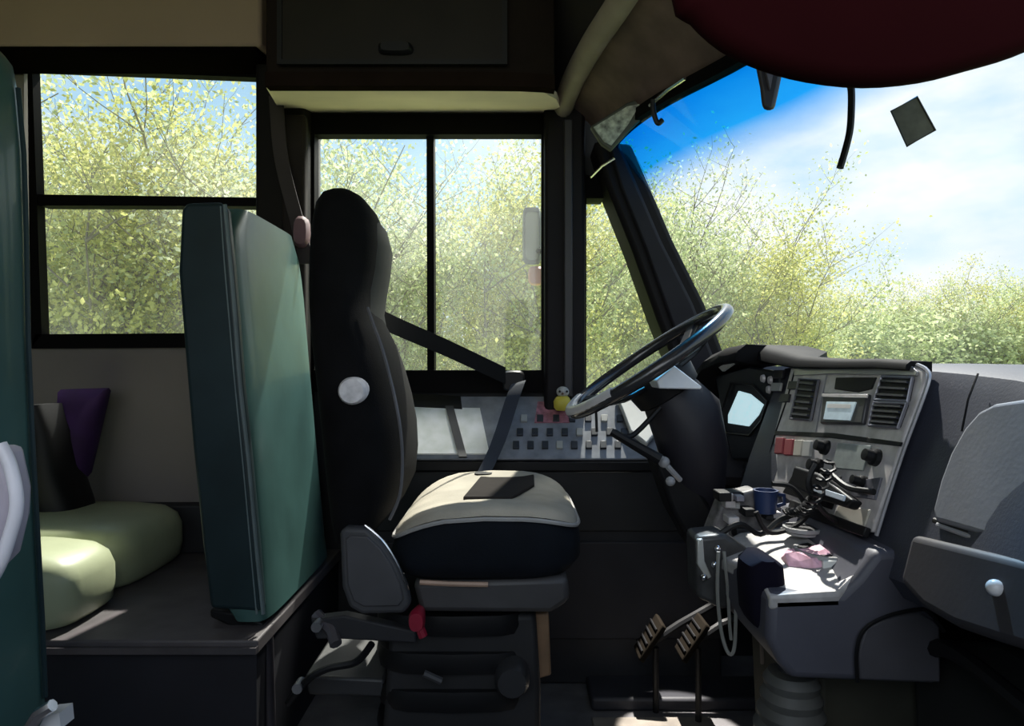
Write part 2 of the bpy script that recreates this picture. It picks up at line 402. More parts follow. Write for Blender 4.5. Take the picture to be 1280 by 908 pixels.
def put_tree(k, px, D, ytop, label, group):
    h = (454-ytop)/F*D+CZ-GZ
    if used[k]: r = copy_tree(protos[k])
    else: r = protos[k]; used[k] = True
    r.location = ((px-640)/F*D, D, GZ); s = h/7.0
    r.scale = (s*random.uniform(.9, 1.1), s*random.uniform(.9, 1.1), s); r.rotation_euler.z = random.uniform(0, 6.28)
    tag(r, label, 'tree', group); return r
kinds = ['yellow green', 'fresh green', 'pale sparse']
def row(lst, D, where, group):
    for px, yt, k in lst:
        put_tree(k, px, D+random.uniform(-.8, .8), yt, f'{kinds[k]} spring tree {where}', group)
row([(-130, 60, 1), (-10, 75, 1), (95, 95, 0), (180, 100, 1), (262, 175, 0), (330, 165, 2)], 12, 'seen through the rear side window', 'trees outside the rear side window')
row([(55, 190, 2), (140, 150, 2), (225, 200, 1), (300, 250, 1), (20, 240, 0)], 15, 'behind others, outside the rear side window', 'trees further back outside the rear side window')
row([(395, 260, 2), (455, 195, 2), (512, 180, 1), (590, 215, 0), (655, 205, 0), (700, 235, 1)], 13.5, "seen through the driver's side window", "trees outside the driver's window")
row([(430, 240, 1), (500, 250, 2), (560, 240, 2), (620, 260, 1), (680, 250, 2)], 17, "behind others, outside the driver's window", "trees further back outside the driver's window")
row([(745, 240, 0), (800, 235, 1), (855, 215, 2), (905, 262, 1), (960, 285, 0), (1005, 338, 1)], 18, 'beyond the windshield pillar, left of the bus front', 'trees around the windshield pillar')
row([(770, 270, 2), (830, 260, 0), (890, 290, 0), (940, 300, 2), (995, 330, 2)], 22, 'in the second row beside the windshield pillar', 'trees further back around the windshield pillar')
row([(1050, 360, 0), (1085, 375, 1), (1125, 358, 0), (1160, 362, 2), (1195, 335, 0), (1235, 345, 1), (1275, 352, 0), (1315, 350, 1), (1360, 345, 0), (1020, 345, 2)], 30, 'in the low far row over the dashboard', 'low trees ahead beyond the windshield')
row([(1035, 380, 2), (1070, 385, 0), (1105, 385, 1), (1145, 380, 0), (1180, 370, 1), (1215, 372, 2), (1255, 375, 0), (1295, 372, 1), (1340, 370, 0)], 38, 'furthest back over the dashboard', 'furthest trees beyond the windshield')
row([(-300, 60, 1), (-210, 80, 0)], 12, 'behind the foreground seat', 'trees behind the foreground seat')
# hedge of low bushes at the foot of the trees
bush = tree_proto(9, 2.4, 1.5, 5000, LM[1], .07, .02); bush.name = 'bush'
fl = True
for i in range(26):
    r = bush if fl else copy_tree(bush); fl = False
    D = 11.5+i*.85; a = (-.85+i*.072); r.location = (a*D, D, GZ); s = random.uniform(1.0, 1.35)*(1+i*.02); r.scale = (s*1.3, s*1.3, s); r.rotation_euler.z = i
    tag(r, 'low leafy bush at the foot of the tree line', 'bush', 'bushes at the foot of the tree line')

# exterior mirror
w = thing('door_mirror', "grey exterior mirror head outside the driver's window", 'mirror', P(668, 330, 2.35))
bm = B(); loft(bm, [sring(P(665, 295, 2.35+d), .034*s, .102*s, 20, .35, 'xz') for d, s in ((0, .85), (.01, 1), (.06, 1), (.08, .7))]); obj('mirror_housing', bm, mat('mirror_grey', (.13, .15, .13), .5), w)
bm = B(); loft(bm, [sring(P(665, 295, 2.345+d), .024, .085, 20, .4, 'xz') for d in (0, .006)]); obj('mirror_glass', bm, mat('mirror_face', (.24, .28, .2), .3, bump=0), w)
bm = B(); tube(bm, [P(668, 314, 2.38), P(690, 314, 2.25), P(705, 316, 2.12)], .010); obj('mirror_arm', bm, BLACK, w)
bm = B(); loft(bm, [sring(P(670, 345, 2.35+d), .028*s, .035*s, 16, .6, 'xz') for d, s in ((0, .8), (.01, 1), (.05, 1))]); obj('marker_lamp', bm, mat('salmon_lens', (.75, .33, .24), .4), w)

# ================================================================== OVERHEAD CABINET
w = thing('overhead_cabinet', "dark brown overhead cabinet above the driver's window", 'cabinet', (-.3, 1.7, 1.57))
bm = B()
zc = 1.575; yc = 1.62
foot = [(X(332, yc), yc+.03), (X(332, yc), yc), (X(600, yc), yc), (X(650, yc), yc+.003), (X(680, yc), yc+.01), (X(694, yc), yc+.02), (X(694, yc), yc+.03)]
prism(bm, [(x, y_, zc) for x, y_ in foot], (0, 0, .40)); obj('carcass', bm, CABM, w, bevel=.015)
bm = B(); prism(bm, [P(346, 80, yc-.018), P(634, 80, yc-.018), P(634, -70, yc-.018), P(346, -70, yc-.018)], (0, .016, 0)); d = obj('door', bm, mat('cabinet_door', (.011, .0085, .0065), .5, spec=.25), w, bevel=.005)
bm = B(); ring_frame(bm, (346, -70, 634, 80), (352, -64, 628, 74), yc-.022, .006); obj('edge_band', bm, BLACK, d)
bm = B(); cx0 = P(495, 62, yc-.02); loft(bm, [sring(cx0+Vector((0, dd, 0)), .042*s, .014*s, 20, .6, 'xz') for dd, s in ((0, 1), (-.014, .95), (-.02, .8))]); obj('handle', bm, BLACK, d)
bm = B(); loft(bm, [[Vector((x, y_-.006, zc-.004)), Vector((x, y_-.006, zc+.03)), Vector((x, y_+.03, zc+.03)), Vector((x, y_+.03, zc-.002))] for x, y_ in foot[1:]]); obj('lower_rail', bm, mat('cabinet_rail', (.014, .009, .007), .9, spec=0), w)
# small clip lamp under the cabinet
bm = B(); c = P(497, 116, 1.83); loft(bm, [sring(c+Vector((0, 0, -dd)), .018*s, .012*s, 14, .8) for dd, s in ((-.02, 1), (.0, 1), (.005, .7))])
tag(obj('roof_button', bm, PALEG), 'tiny round headliner fastener under the overhead cabinet', 'fastener')

# ================================================================== SIDE CONSOLE (driver's left)
w = thing('side_console', "sloping grey switch console under the driver's window", 'console', (.0, 1.95, 0))
x0, x1 = X(470, 1.85), X(860, 1.85)
zf, zb = Z(576, 1.85), Z(498, 2.03)
bm = B(); prism(bm, [(x0, 1.87, 0), (x0, 1.87, zf-.01), (x0, 2.03, zb-.008), (x0, 2.045, zb-.008), (x0, 2.045, 0)], (x1-x0+.1, 0, 0)); obj('carcass', bm, DKGREY, w, bevel=.006)
SLP = (Vector((0, 2.03, zb))-Vector((0, 1.85, zf)))
def S(px, t, off=0):      # on the slope: t=0 front, 1 back
    yv = 1.85+.18*t; z = zf+(zb-zf)*t; nrm = Vector((0, -SLP.z, SLP.y)).normalized()
    return Vector((X(px, yv), yv, z))+nrm*off
bm = B(); prism(bm, [S(500, 0), S(822, 0), S(815, 1), S(505, 1)], (0, -.004, .006)); tp_ = obj('console_top', bm, mat('console_top', (.22, .235, .27), .4, var=.25, nscale=25), w, bevel=.002)
bm = B(); prism(bm, [S(512, .06, .006), S(612, .06, .006), S(600, .78, .006), S(512, .80, .006)], (0, -.004, .005)); obj('sunlit_panel', bm, mat('panel_sun_paint', (.92, .95, .88), .5, var=.2, nscale=20), w)  # near-white colour stands in for sun on this part of the console
bm = B(); prism(bm, [S(574, .0, .012), S(584, .0, .012), S(567, .8, .012), S(557, .8, .012)], (0, -.003, .004)); obj('divider_strip', bm, SGREY, w)
bm = B(); prism(bm, [S(515, .80, .008), S(578, .76, .008), S(576, .98, .008), S(515, 1.02, .008)], (0, -.004, .005)); obj('slot', bm, BLACK, w)
bm = B(); box(bm, x0, x1+.1, 1.845, 1.862, zf-.03, zf-.002); obj('front_lip', bm, BLACK, w, bevel=.004)
bm = B(); box(bm, x0, x1+.1, 1.856, 1.870, Z(665, 1.856), Z(590, 1.856)); obj('front_panel', bm, mat('console_front', (.016, .016, .017), .7), w, bevel=.004)
bm = B(); box(bm, x0, x1+.1, 1.856, 1.870, Z(800, 1.856), Z(678, 1.856)); obj('front_panel', bm, mat('console_front_low', (.020, .019, .024), .7), w, bevel=.004)
for r_, (ta, cnt, xa, xb) in enumerate(((.62, 7, 655, 775), (.40, 8, 650, 780), (.20, 8, 645, 772))):
    for i in range(cnt):
        px = xa+(xb-xa)*i/(cnt-1)
        bm = B(); prism(bm, [S(px-4, ta-.06, .006), S(px+4, ta-.06, .006), S(px+4, ta+.05, .006), S(px-4, ta+.05, .006)], (0, -.005, .006))
        obj('switch', bm, mat('switch_dark', (.03, .035, .045), .4) if (i+r_) % 5 else PALEG, w, bevel=.0015)
bm = B(); prism(bm, [S(668, .55, .005), S(712, .55, .005), S(708, .9, .005), S(672, .9, .005)], (0, -.003, .004)); obj('pink_highlight', bm, mat('highlight_pink', (.38, .16, .2), .5, var=.4, nscale=70), w)['label'] = 'painted pink highlight'  # pink piece paints a reddish highlight on the console top

# white slab standing in for sunlight on the console's forward end
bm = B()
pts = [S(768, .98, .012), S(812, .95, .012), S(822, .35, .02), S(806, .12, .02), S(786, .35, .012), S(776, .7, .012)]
prism(bm, pts, (0, -.012, .014)); tag(obj('console_sun_patch', bm, WHITE, bevel=.004), 'white slab painted as sunlight on the forward end of the side console', 'sunlight')
# figurine
fx = P(703, 497, 1.95)
w = thing('toy_figure', 'small yellow and grey toy figure by the window post', 'toy', fx-Vector((0, 0, .035)))
bm = B(); loft(bm, [sring(fx+Vector((0, 0, z)), rx, rx, 16, .8) for z, rx in ((-.038, .018), (-.03, .025), (-.012, .026), (.0, .020), (.004, .015))]); obj('body', bm, YELL, w)
bm = B(); ball(bm, fx+Vector((.001, 0, .016)), .018, 1.05, 1, .9); obj('head', bm, PALEG, w)
for s in (-.009, .012):
    bm = B(); ball(bm, fx+Vector((s, -.016, .018)), .0035); obj('eye', bm, BLACK, w)
bm = B(); cyl(bm, fx+Vector((0, -.016, .012)), fx+Vector((0, -.026, .010)), .004, .001, 10); obj('beak', bm, WOODP, w)

# ================================================================== DRIVER SEAT
w = thing('driver_seat', "black fabric driver's seat with cushion top coloured pale for sunlight", 'seat', P(560, 900, 1.5))
rows = [(237, 415, 448, .05), (241, 402, 458, .09), (252, 393, 467, .115), (270, 388, 474, .13), (300, 384, 477, .135), (330, 383, 474, .135), (360, 383, 468, .14), (385, 384, 465, .155),
        (405, 385, 472, .18), (430, 386, 482, .205), (460, 389, 491, .22), (500, 393, 501, .23), (540, 397, 508, .235), (580, 401, 510, .235), (620, 406, 506, .235), (650, 412, 492, .23), (672, 420, 474, .22)]
bm = B(); YS = 1.5; rings = []
for py, a, b, hw in rows:
    yn = YS-hw*.75; za = Z(py, yn); xa, xb = X(a, yn), X(b, yn)
    rings.append(sring(((xa+xb)/2-.012, YS, za), (xb-xa)/2-.006, hw, 28, .68))
loft(bm, rings); back = obj('backrest', bm, SEATB, w)
# piping seam + front bolster highlight
for side in (-1,):
    bm = B(); pts = []
    for py, a, b, hw in rows[7:-1]:
        yn = YS-hw*.75; xa, xb = X(a, yn), X(b, yn); rx = (xb-xa)/2
        th = math.radians(38); e = .62
        pts.append(((xa+xb)/2+rx*math.cos(th)**e*1.01, YS+side*hw*math.sin(th)**e*1.01, Z(py, yn)))
    tube(bm, smoothpts(pts, 3), .0035, 6); obj('piping', bm, mat('seat_piping', (.10, .10, .11), .5), back)
fac = []
for (py, a, b, hw), q in zip(rows[2:9], (.3, .75, 1, 1, 1, .8, .3)):
    yn = YS-hw*.75; fac.append(((X(b, yn)-.045, YS+.035, Z(py, yn)), .030*q+.008, hw*.75))
bm = B(); loft(bm, [sring(c_, rx, ry, 20, .8) for c_, rx, ry in fac]); obj('headrest_pad', bm, mat('headrest_grey', (.06, .06, .055), .8, spec=.2), back)
c = P(440, 489, 1.262)
bm = B(); loft(bm, [sring(c+Vector((0, -dd, 0)), .0265*s, .0265*s, 24, 1, 'xz') for dd, s in ((-.04, 1), (0, 1), (.006, .85))]); obj('round_badge', bm, mat('badge_white', (.62, .60, .62), .6, var=.2, nscale=60), w)['label'] = 'round off-white disc'
# cushion
zt_, zb_ = .612, .485
cxl, cxr = X(478, 1.28), X(733, 1.28)
cx = (cxl+cxr)/2; hx = (cxr-cxl)/2
def cush(dz_list): return [sring((cx+dx, YS, z), hx*s, .235*s2, 36, .42) for z, s, s2, dx in dz_list]
bm = B(); dome = lambda r: [v-Vector((0, 0, .045*abs((v.x-cx-.02)/hx)**3*max(0, min(1, (v.z-.5)/.09)))) for v in r]
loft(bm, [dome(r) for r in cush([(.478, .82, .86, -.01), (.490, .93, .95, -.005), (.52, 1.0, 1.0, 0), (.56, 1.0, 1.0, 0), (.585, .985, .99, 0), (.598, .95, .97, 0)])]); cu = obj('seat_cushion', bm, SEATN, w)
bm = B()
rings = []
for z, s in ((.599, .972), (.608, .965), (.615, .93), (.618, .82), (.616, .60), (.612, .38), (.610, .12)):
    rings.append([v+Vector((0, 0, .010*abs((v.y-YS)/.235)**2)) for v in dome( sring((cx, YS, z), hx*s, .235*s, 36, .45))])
loft(bm, rings); obj('cushion_top', bm, SEATT, w)['label'] = 'fabric top coloured pale beige for sunlight'  # beige colour stands in for sun on the dark cushion
bm = B(); r0 = dome(sring((cx, YS, .603), hx*.978, .235*.985, 60, .42)); tube(bm, r0, .0045, 6, closed=True); obj('piping', bm, mat('cush_piping', (.35, .34, .33), .6), cu)
bm = B(); prism(bm, [(X(583, 1.5), 1.40, .612), (X(640, 1.5), 1.40, .612), (X(668, 1.55), 1.55, .612), (X(670, 1.55), 1.69, .612), (X(600, 1.55), 1.69, .612)], (0, 0, .0075)); obj('cushion_shade', bm, mat('shade_dark', (.03, .026, .024), .9, spec=.1), w, bevel=.002)  # flat dark piece painting the shadow on the cushion top
# recliner cover
poly = [(424, 665), (432, 660), (458, 661), (478, 680), (495, 706), (508, 735), (513, 757), (505, 768), (452, 769), (436, 760), (427, 735)]
bm = B(); prism(bm, [P(a, b, 1.245) for a, b in poly], (0, .03, 0)); rc = obj('recliner_cover', bm, SGREY, w, bevel=.008, segs=3)
bm = B(); prism(bm, [P(466+(a-466)*.82, 716+(b-716)*.82, 1.241) for a, b in poly], (0, .01, 0)); obj('cover_inset', bm, mat('inset_grey', (.055, .054, .06), .6), rc, bevel=.003)
bm = B(); tube(bm, smoothpts([P(456, 657, 1.24), P(478, 676, 1.238), P(496, 704, 1.238), P(510, 738, 1.238)]), .0025, 6); obj('trim_strip', bm, CHRM, rc)
# seat pan rim
bm = B(); prism(bm, [P(a, b, 1.29) for a, b in ((515, 728), (710, 722), (713, 752), (690, 768), (525, 767))], (0, .42, 0)); obj('seat_pan', bm, mat('pan_grey', (.05, .048, .05), .5), w, bevel=.012)
bm = B(); tube(bm, [P(525, 728, 1.285), P(560, 730, 1.285), P(610, 731, 1.285)], .005, 6); obj('height_lever', bm, mat('lever_tan', (.45, .30, .22), .5), w)
# pedestal
bm = B(); prism(bm, [P(a, b, 1.33) for a, b in ((488, 768), (670, 768), (676, 860))]+[Vector((X(676, 1.33), 1.33, 0.004)), Vector((X(470, 1.33), 1.33, 0.004))], (0, .34, 0)); obj('pedestal', bm, mat('pedestal', (.015, .0145, .016), .6), w, bevel=.012)
bm = B(); prism(bm, [P(a, b, 1.36) for a, b in ((668, 768), (686, 768), (689, 845), (672, 850))], (0, .07, 0)); obj('side_post', bm, WOODP, w, bevel=.004)
for k in range(4):
    bm = B(); z0 = .40-.075*k; loft(bm, [sring((X(575, 1.5), 1.5, z), .17*s, .19*s, 20, .5) for z, s in ((z0, .98), (z0-.02, 1.0), (z0-.04, .98))]); obj('bellows_fold', bm, BLACK, w)
c = P(640, 852, 1.29); bm = B(); loft(bm, [sring(c+Vector((0, -dd, 0)), .034*s, .034*s, 20, 1, 'xz') for dd, s in ((-.05, 1), (0, 1), (.012, .8))]); obj('adjuster_knob', bm, mat('knob_grey', (.024, .024, .026), .45), w)
c = P(521, 776, 1.255); bm = B(); loft(bm, [sring(c+Vector((0, -dd, 0)), .016*s, .021*s, 14, .8, 'xz') for dd, s in ((-.05, .6), (0, 1), (.012, .8))]); tube(bm, [c+Vector((0, 0, .0)), c+Vector((.012, 0, -.03))], .009, 8); obj('release_knob', bm, RED, w)['label'] = 'dark red release knob'
# slide rail & brackets behind the pedestal
bm = B(); tube(bm, [P(395, 768, 1.32), P(415, 790, 1.3), P(420, 806, 1.28)], .012, 8); obj('recliner_lever', bm, mat('lever_metal', (.16, .15, .17), .35, metal=.5), w)
bm = B(); prism(bm, [P(a, b, 1.3) for a, b in ((388, 775), (430, 770), (520, 790), (520, 805), (430, 800), (395, 800))], (0, .03, 0)); obj('slide_rail', bm, DKGREY, w, bevel=.004)
bm = B(); prism(bm, [P(a, b, 1.35) for a, b in ((380, 845), (480, 850), (480, 873), (385, 870))], (0, .3, 0)); obj('slide_rail', bm, mat('rail_low', (.03, .03, .032), .5), w, bevel=.006)
for px, py in ((371, 862), (395, 785)):
    bm = B(); c = P(px, py, 1.28); cyl(bm, c, c+Vector((0, .03, 0)), .010, .010, 12); obj('bolt', bm, mat('bolt', (.4, .4, .42), .3, metal=.8), w)
bm = B(); tube(bm, smoothpts([P(360, 880, 1.3), P(385, 850, 1.29), P(410, 836, 1.29), P(445, 828, 1.29), P(465, 805, 1.28)]), .007, 8); obj('air_hose', bm, BLACK, w)
bm = B(); tube(bm, [P(530, 842, 1.3), P(552, 852, 1.3)], .007, 8); obj('side_latch', bm, SGREY, w)

# seat belt
w = thing('seat_belt', "black seat belt stretched from the seat shoulder to the window sill", 'seat belt', P(600, 600, 1.6))
bm = B(); strip(bm, smoothpts([P(462, 392, 1.62), P(500, 410, 1.72), P(560, 436, 1.82), P(632, 470, 1.92)], 3), (0, .012, .048), (0, .002, 0)); obj('strap', bm, mat('belt', (.010, .010, .010), .8, spec=.1), w)
bm = B(); strip(bm, smoothpts([P(648, 478, 1.90), P(640, 500, 1.86), P(622, 555, 1.80), P(598, 605, 1.72)], 3), (.042, 0, .012), (0, .004, 0)); obj('strap', bm, mat('belt_blue', (.022, .030, .05), .7), w)
bm = B(); c = P(642, 476, 1.94); loft(bm, [sring(c+Vector((0, dd, 0)), .032*s, .03*s, 16, .5, 'xz') for dd, s in ((-.02, .85), (-.01, 1), (.03, 1))]); obj('guide', bm, BLACK, w)
bm = B(); c = P(600, 606, 1.68); loft(bm, [sring(c+Vector((dd*.3, 0, dd)), .022, .02, 14, .5) for dd in (-.03, .03)]); obj('buckle', bm, BLACK, w)
# belt anchor on the B pillar
w = thing('belt_anchor', 'dark seat belt loop on the pillar behind the headrest', 'seat belt', P(372, 290, 1.9))
bm = B(); strip(bm, smoothpts([P(345, 120, 1.90), P(352, 200, 1.90), P(372, 280, 1.9), P(384, 330, 1.88)]), (.04, 0, 0), (0, .004, 0)); obj('strap', bm, mat('belt_brown', (.02, .013, .014), .7), w)
bm = B(); c = P(376, 290, 1.88); loft(bm, [sring(c+Vector((0, dd, 0)), .022*s, .045*s, 14, .7, 'xz') for dd, s in ((-.01, .8), (0, 1), (.02, 1))]); obj('anchor_cover', bm, mat('anchor_pink', (.12, .06, .07), .6), w)

# ================================================================== TEAL SEATS
# seat directly behind the driver (seen from its side and front)
def seatback(w, x_top, x_bot, th, y_n, y_f, z0, z1, rim=.0):
    """rounded slab leaning back; thickness th in X, y_n..y_f wide"""
    bm = B(); rings = []
    nz = 16
    yc_ = (y_n+y_f)/2; hy = (y_f-y_n)/2
    for i in range(nz+1):
        t = i/nz; z = z0+(z1-z0)*t
        xf = x_bot+(x_top-x_bot)*t
        k = max(0, (t-.80)/.20); shr = 1-.32*(1-math.sqrt(max(0, 1-k*k)))
        tk = th*(1-.30*max(0, (t-.93)/.07)**2)*(1+.18*math.sin(math.pi*t)); k0 = max(0, (.06-t)/.06); tk *= 1-.3*k0*k0
        rings.append([Vector((v.x, v.y, v.z)) for v in sring((xf-tk/2, yc_, z), tk/2, hy*shr, 28, .38)])
    loft(bm, rings); return bm
w = thing('passenger_seat', "teal vinyl high-back seat directly behind the driver's seat", 'seat', (-.62, 1.7, .33))
YN, YF = 1.42, 1.93
def edge_px(py): return 283+(py-250)*(332-283)/(775-250)
xt, xb_ = X(288, YN), X(334, YN)
z0, z1 = Z(778, YN), Z(250, YN)
bm = seatback(w, xt, xb_, .115, YN, YF, z0, z1); sb = obj('backrest', bm, TEAL, w)
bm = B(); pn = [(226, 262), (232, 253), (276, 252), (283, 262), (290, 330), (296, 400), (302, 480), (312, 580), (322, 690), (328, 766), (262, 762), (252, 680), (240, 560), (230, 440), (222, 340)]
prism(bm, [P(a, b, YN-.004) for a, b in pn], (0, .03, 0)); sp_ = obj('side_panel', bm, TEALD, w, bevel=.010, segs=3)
bm = B(); tube(bm, smoothpts([P(a, b, YN-.006) for a, b in ((281, 256), (288, 330), (294, 400), (300, 480), (311, 580), (321, 690), (329, 768))], 4), .0045, 6); obj('piping', bm, PIPE, sb)
bm = B(); tube(bm, smoothpts([P(a, b, YN-.002) for a, b in ((276, 258), (281, 330), (287, 400), (294, 480), (304, 580), (314, 690), (321, 768))], 4), .0025, 6); obj('piping', bm, PIPE, sb)
bm = B(); prism(bm, [P(a, b, 1.45) for a, b in ((262, 762), (300, 768), (330, 780), (326, 792), (290, 785), (262, 772))], (0, .42, 0)); obj('lower_frame', bm, BLACK, w, bevel=.005)
for dy in (0, .36):
    bm = B(); c = P(333, 780, 1.46+dy); cyl(bm, c, Vector((c.x+.01, c.y, .0)), .014, .014, 12); obj('leg', bm, mat('leg_grey', (.06, .055, .065), .4, metal=.4), w)
# seat at left edge: backrest + long cushion forming a bench
w = thing('edge_seat', 'teal vinyl seat back at the left edge of the photo, nearest the viewer', 'seat', (-.85, .9, 0))
bm = B(); rings = []
YF2 = 1.08; HY = .22
for py, a in ((66, 8), (70, 16), (78, 28), (90, 37), (120, 43), (200, 50), (300, 53), (420, 55), (540, 60), (650, 66), (760, 72), (860, 76), (960, 80), (1090, 82), (1149, 82)):
    x1_ = X(a, YF2)
    rings.append(sring((x1_-.07, YF2-HY, Z(py, YF2)), .07, HY, 28, .40))
loft(bm, rings); bb = obj('backrest', bm, TEAL, w)
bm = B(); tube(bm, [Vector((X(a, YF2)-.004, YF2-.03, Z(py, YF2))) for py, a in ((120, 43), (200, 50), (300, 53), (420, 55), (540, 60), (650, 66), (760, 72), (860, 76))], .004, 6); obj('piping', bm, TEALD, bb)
bm = B(); tube(bm, smoothpts([P(0, 556, .62), P(12, 580, .62), P(20, 615, .62), (P(20, 640, .62)), P(12, 670, .62), P(0, 705, .62), P(-14, 730, .62)]), .006, 10); obj('arm_loop', bm, mat('arm_white', (.7, .68, .74), .3), w)['label'] = 'white curved arm loop'
bm = B(); prism(bm, [P(a, b, .625) for a, b in ((-22, 560), (2, 560), (14, 615), (12, 650), (0, 700), (-20, 720))], (0, .03, 0)); obj('arm_pad', bm, mat('arm_grey', (.42, .38, .45), .5), w, bevel=.006)
bm = B(); tube(bm, [P(28, 925, .64), P(48, 893, .64), P(66, 882, .64)], .006, 8); obj('floor_bracket', bm, CHRM, w)
bm = B(); prism(bm, [P(a, b, .65) for a, b in ((48, 912), (56, 894), (74, 892), (76, 912))], (0, .02, 0)); obj('bracket_plate', bm, mat('plate_pale', (.5, .5, .52), .4), w)
w = thing('bench_seat', 'sunlit pale green vinyl bench cushion on the platform beneath the rear side window', 'seat', (-1.2, 1.6, .33))
bm = B(); loft(bm, [sring((-1.66, 1.66, z), tx, hw, 28, .4) for z, tx, hw in ((.33, .05, .34), (.5, .055, .36), (.8, .05, .36), (1.0, .045, .35), (1.06, .03, .31))]); obj('backrest', bm, TEAL, w)
def cushion(x0, x1, y0, y1, z0, z1):
    bm = B(); cx, cy = (x0+x1)/2, (y0+y1)/2; hx, hy = (x1-x0)/2, (y1-y0)/2; H = z1-z0
    loft(bm, [sring((cx, cy, z0+H*t), hx*s, hy*s, 36, .45) for t, s in ((0, .94), (.08, .98), (.3, 1), (.62, .995), (.8, .96), (.92, .88), (.99, .72), (1.02, .4), (1.03, .1))]); return bm
obj('seat_cushion', cushion(-1.60, -.95, 1.62, 2.02, .335, .495), GREENC, w)
obj('seat_cushion', cushion(-1.60, -.93, 1.38, 1.63, .335, .487), GREENC, w)

# platform
w = thing('seat_platform', 'grey seat platform with dark front between the teal seats', 'platform', (-1.2, 1.7, 0))
bm = B(); box(bm, -2.2, X(322, 1.37), 1.37, 2.045, .30, .33); tpx = obj('platform_top', bm, PLAT, w, bevel=.004)
bm = B(); box(bm, -2.2, X(316, 1.37), 1.39, 2.04, 0, .30); obj('platform_base', bm, mat('platform_dark', (.010, .010, .016), .7), w)
bm = B(); box(bm, -2.2, X(322, 1.37), 1.360, 1.372, .305, .318); obj('edge_trim', bm, mat('edge_alu', (.12, .11, .12), .35, metal=.5), w)
# purple pillow + black shape
bm = B()
q = [P(76, 487, 1.93), P(136, 485, 1.96), P(110, 596, 1.93), P(84, 590, 1.90)]
cc = sum(q, Vector())/4
rings = []
for d, s in ((-.05, .3), (-.042, .7), (-.02, .93), (0, 1), (.02, .93), (.04, .7), (.045, .3)):
    ring = []
    for i in range(4):
        for j in range(5):
            p = q[i].lerp(q[(i+1) % 4], j/5); bul = 1-.06*math.sin(math.pi*j/5)*0
            ring.append(cc+(p-cc)*s+Vector((0, d, 0)))
    rings.append(ring)
loft(bm, rings); tag(obj('throw_pillow', bm, PURP), 'dark purple pillow leaning against the grey side wall', 'pillow')
bm = B(); loft(bm, [sring((X(72, 1.85)+dx, 1.87, z), hx_, .08, 20, .7) for z, hx_, dx in ((Z(650, 1.85), .06, .01), (Z(630, 1.85), .065, .0), (Z(590, 1.85), .045, -.015), (Z(540, 1.85), .035, -.02), (Z(505, 1.85), .015, -.03))]); tag(obj('black_shape', bm, BLACK), 'slumped black shape on the green bench beside the purple pillow', 'bag')
# low dark box behind cushion, along the wall
bm = B(); box(bm, -1.5, -.8, 1.99, 2.045, .33, .475); tag(obj('low_wall_box', bm, DKGREY, bevel=.006), 'dark low box along the side wall behind the green cushion', 'duct')

# ================================================================== STEERING WHEEL
WC = P(809, 452, 1.5); th = math.radians(34.5); R = .203
U = Vector((math.cos(th), 0, math.sin(th))); V = Vector((0, 1, 0)); N = U.cross(V).normalized()
if N.z < 0: N = -N
w = thing('steering_wheel', 'black steering wheel with painted highlight on lower rim, tilted above the seat cushion', 'steering wheel', WC)
bm = B(); tube(bm, [WC+U*R*math.cos(2*math.pi*k/64)+V*R*math.sin(2*math.pi*k/64) for k in range(64)], .0145, 14, closed=True); rim = obj('rim', bm, mat('rim_black', (.025, .025, .028), .25, coat=.5), w)
bm = B(); tube(bm, [WC+U*(R+.001)*math.cos(a)+V*(R+.001)*math.sin(a)+N*.004 for a in [math.pi*(.80+.5*k/20) for k in range(21)]], .0135, 12); obj('rim_highlight', bm, mat('rim_highlight_pale', (.55, .54, .55), .3), rim)  # pale arc paints the highlight on the dark lower rim
for a in (35, 145, 215, 325):
    a = math.radians(a); d = U*math.cos(a)+V*math.sin(a); s = d.cross(N)
    bm = B(); loft(bm, [[WC+d*r+s*wd-N*(dn-.006), WC+d*r-s*wd-N*(dn-.006), WC+d*r-s*wd-N*(dn+.006), WC+d*r+s*wd-N*(dn+.006)] for r, wd, dn in ((.04, .028, .045), (.11, .018, .035), (.17, .014, .012), (.203, .016, 0))]); obj('spoke', bm, BLACK, w, bevel=.003)
def ringN(c, r, n=24): return [c+(U*math.cos(2*math.pi*k/n)+V*math.sin(2*math.pi*k/n))*r for k in range(n)]
bm = B(); loft(bm, [ringN(WC-N*.10, .045), ringN(WC-N*.085, .075), ringN(WC-N*.05, .08), ringN(WC-N*.03, .07), ringN(WC-N*.024, .04)]); obj('hub', bm, BLACK, w)
bm = B(); prism(bm, [P(a, b, 1.36) for a, b in ((820, 476), (843, 457), (878, 484), (876, 487), (824, 486))], (0, .14, 0)); obj('column_cowl', bm, mat('pale_blue_plastic', (.85, .89, .96), .4), w, bevel=.004)
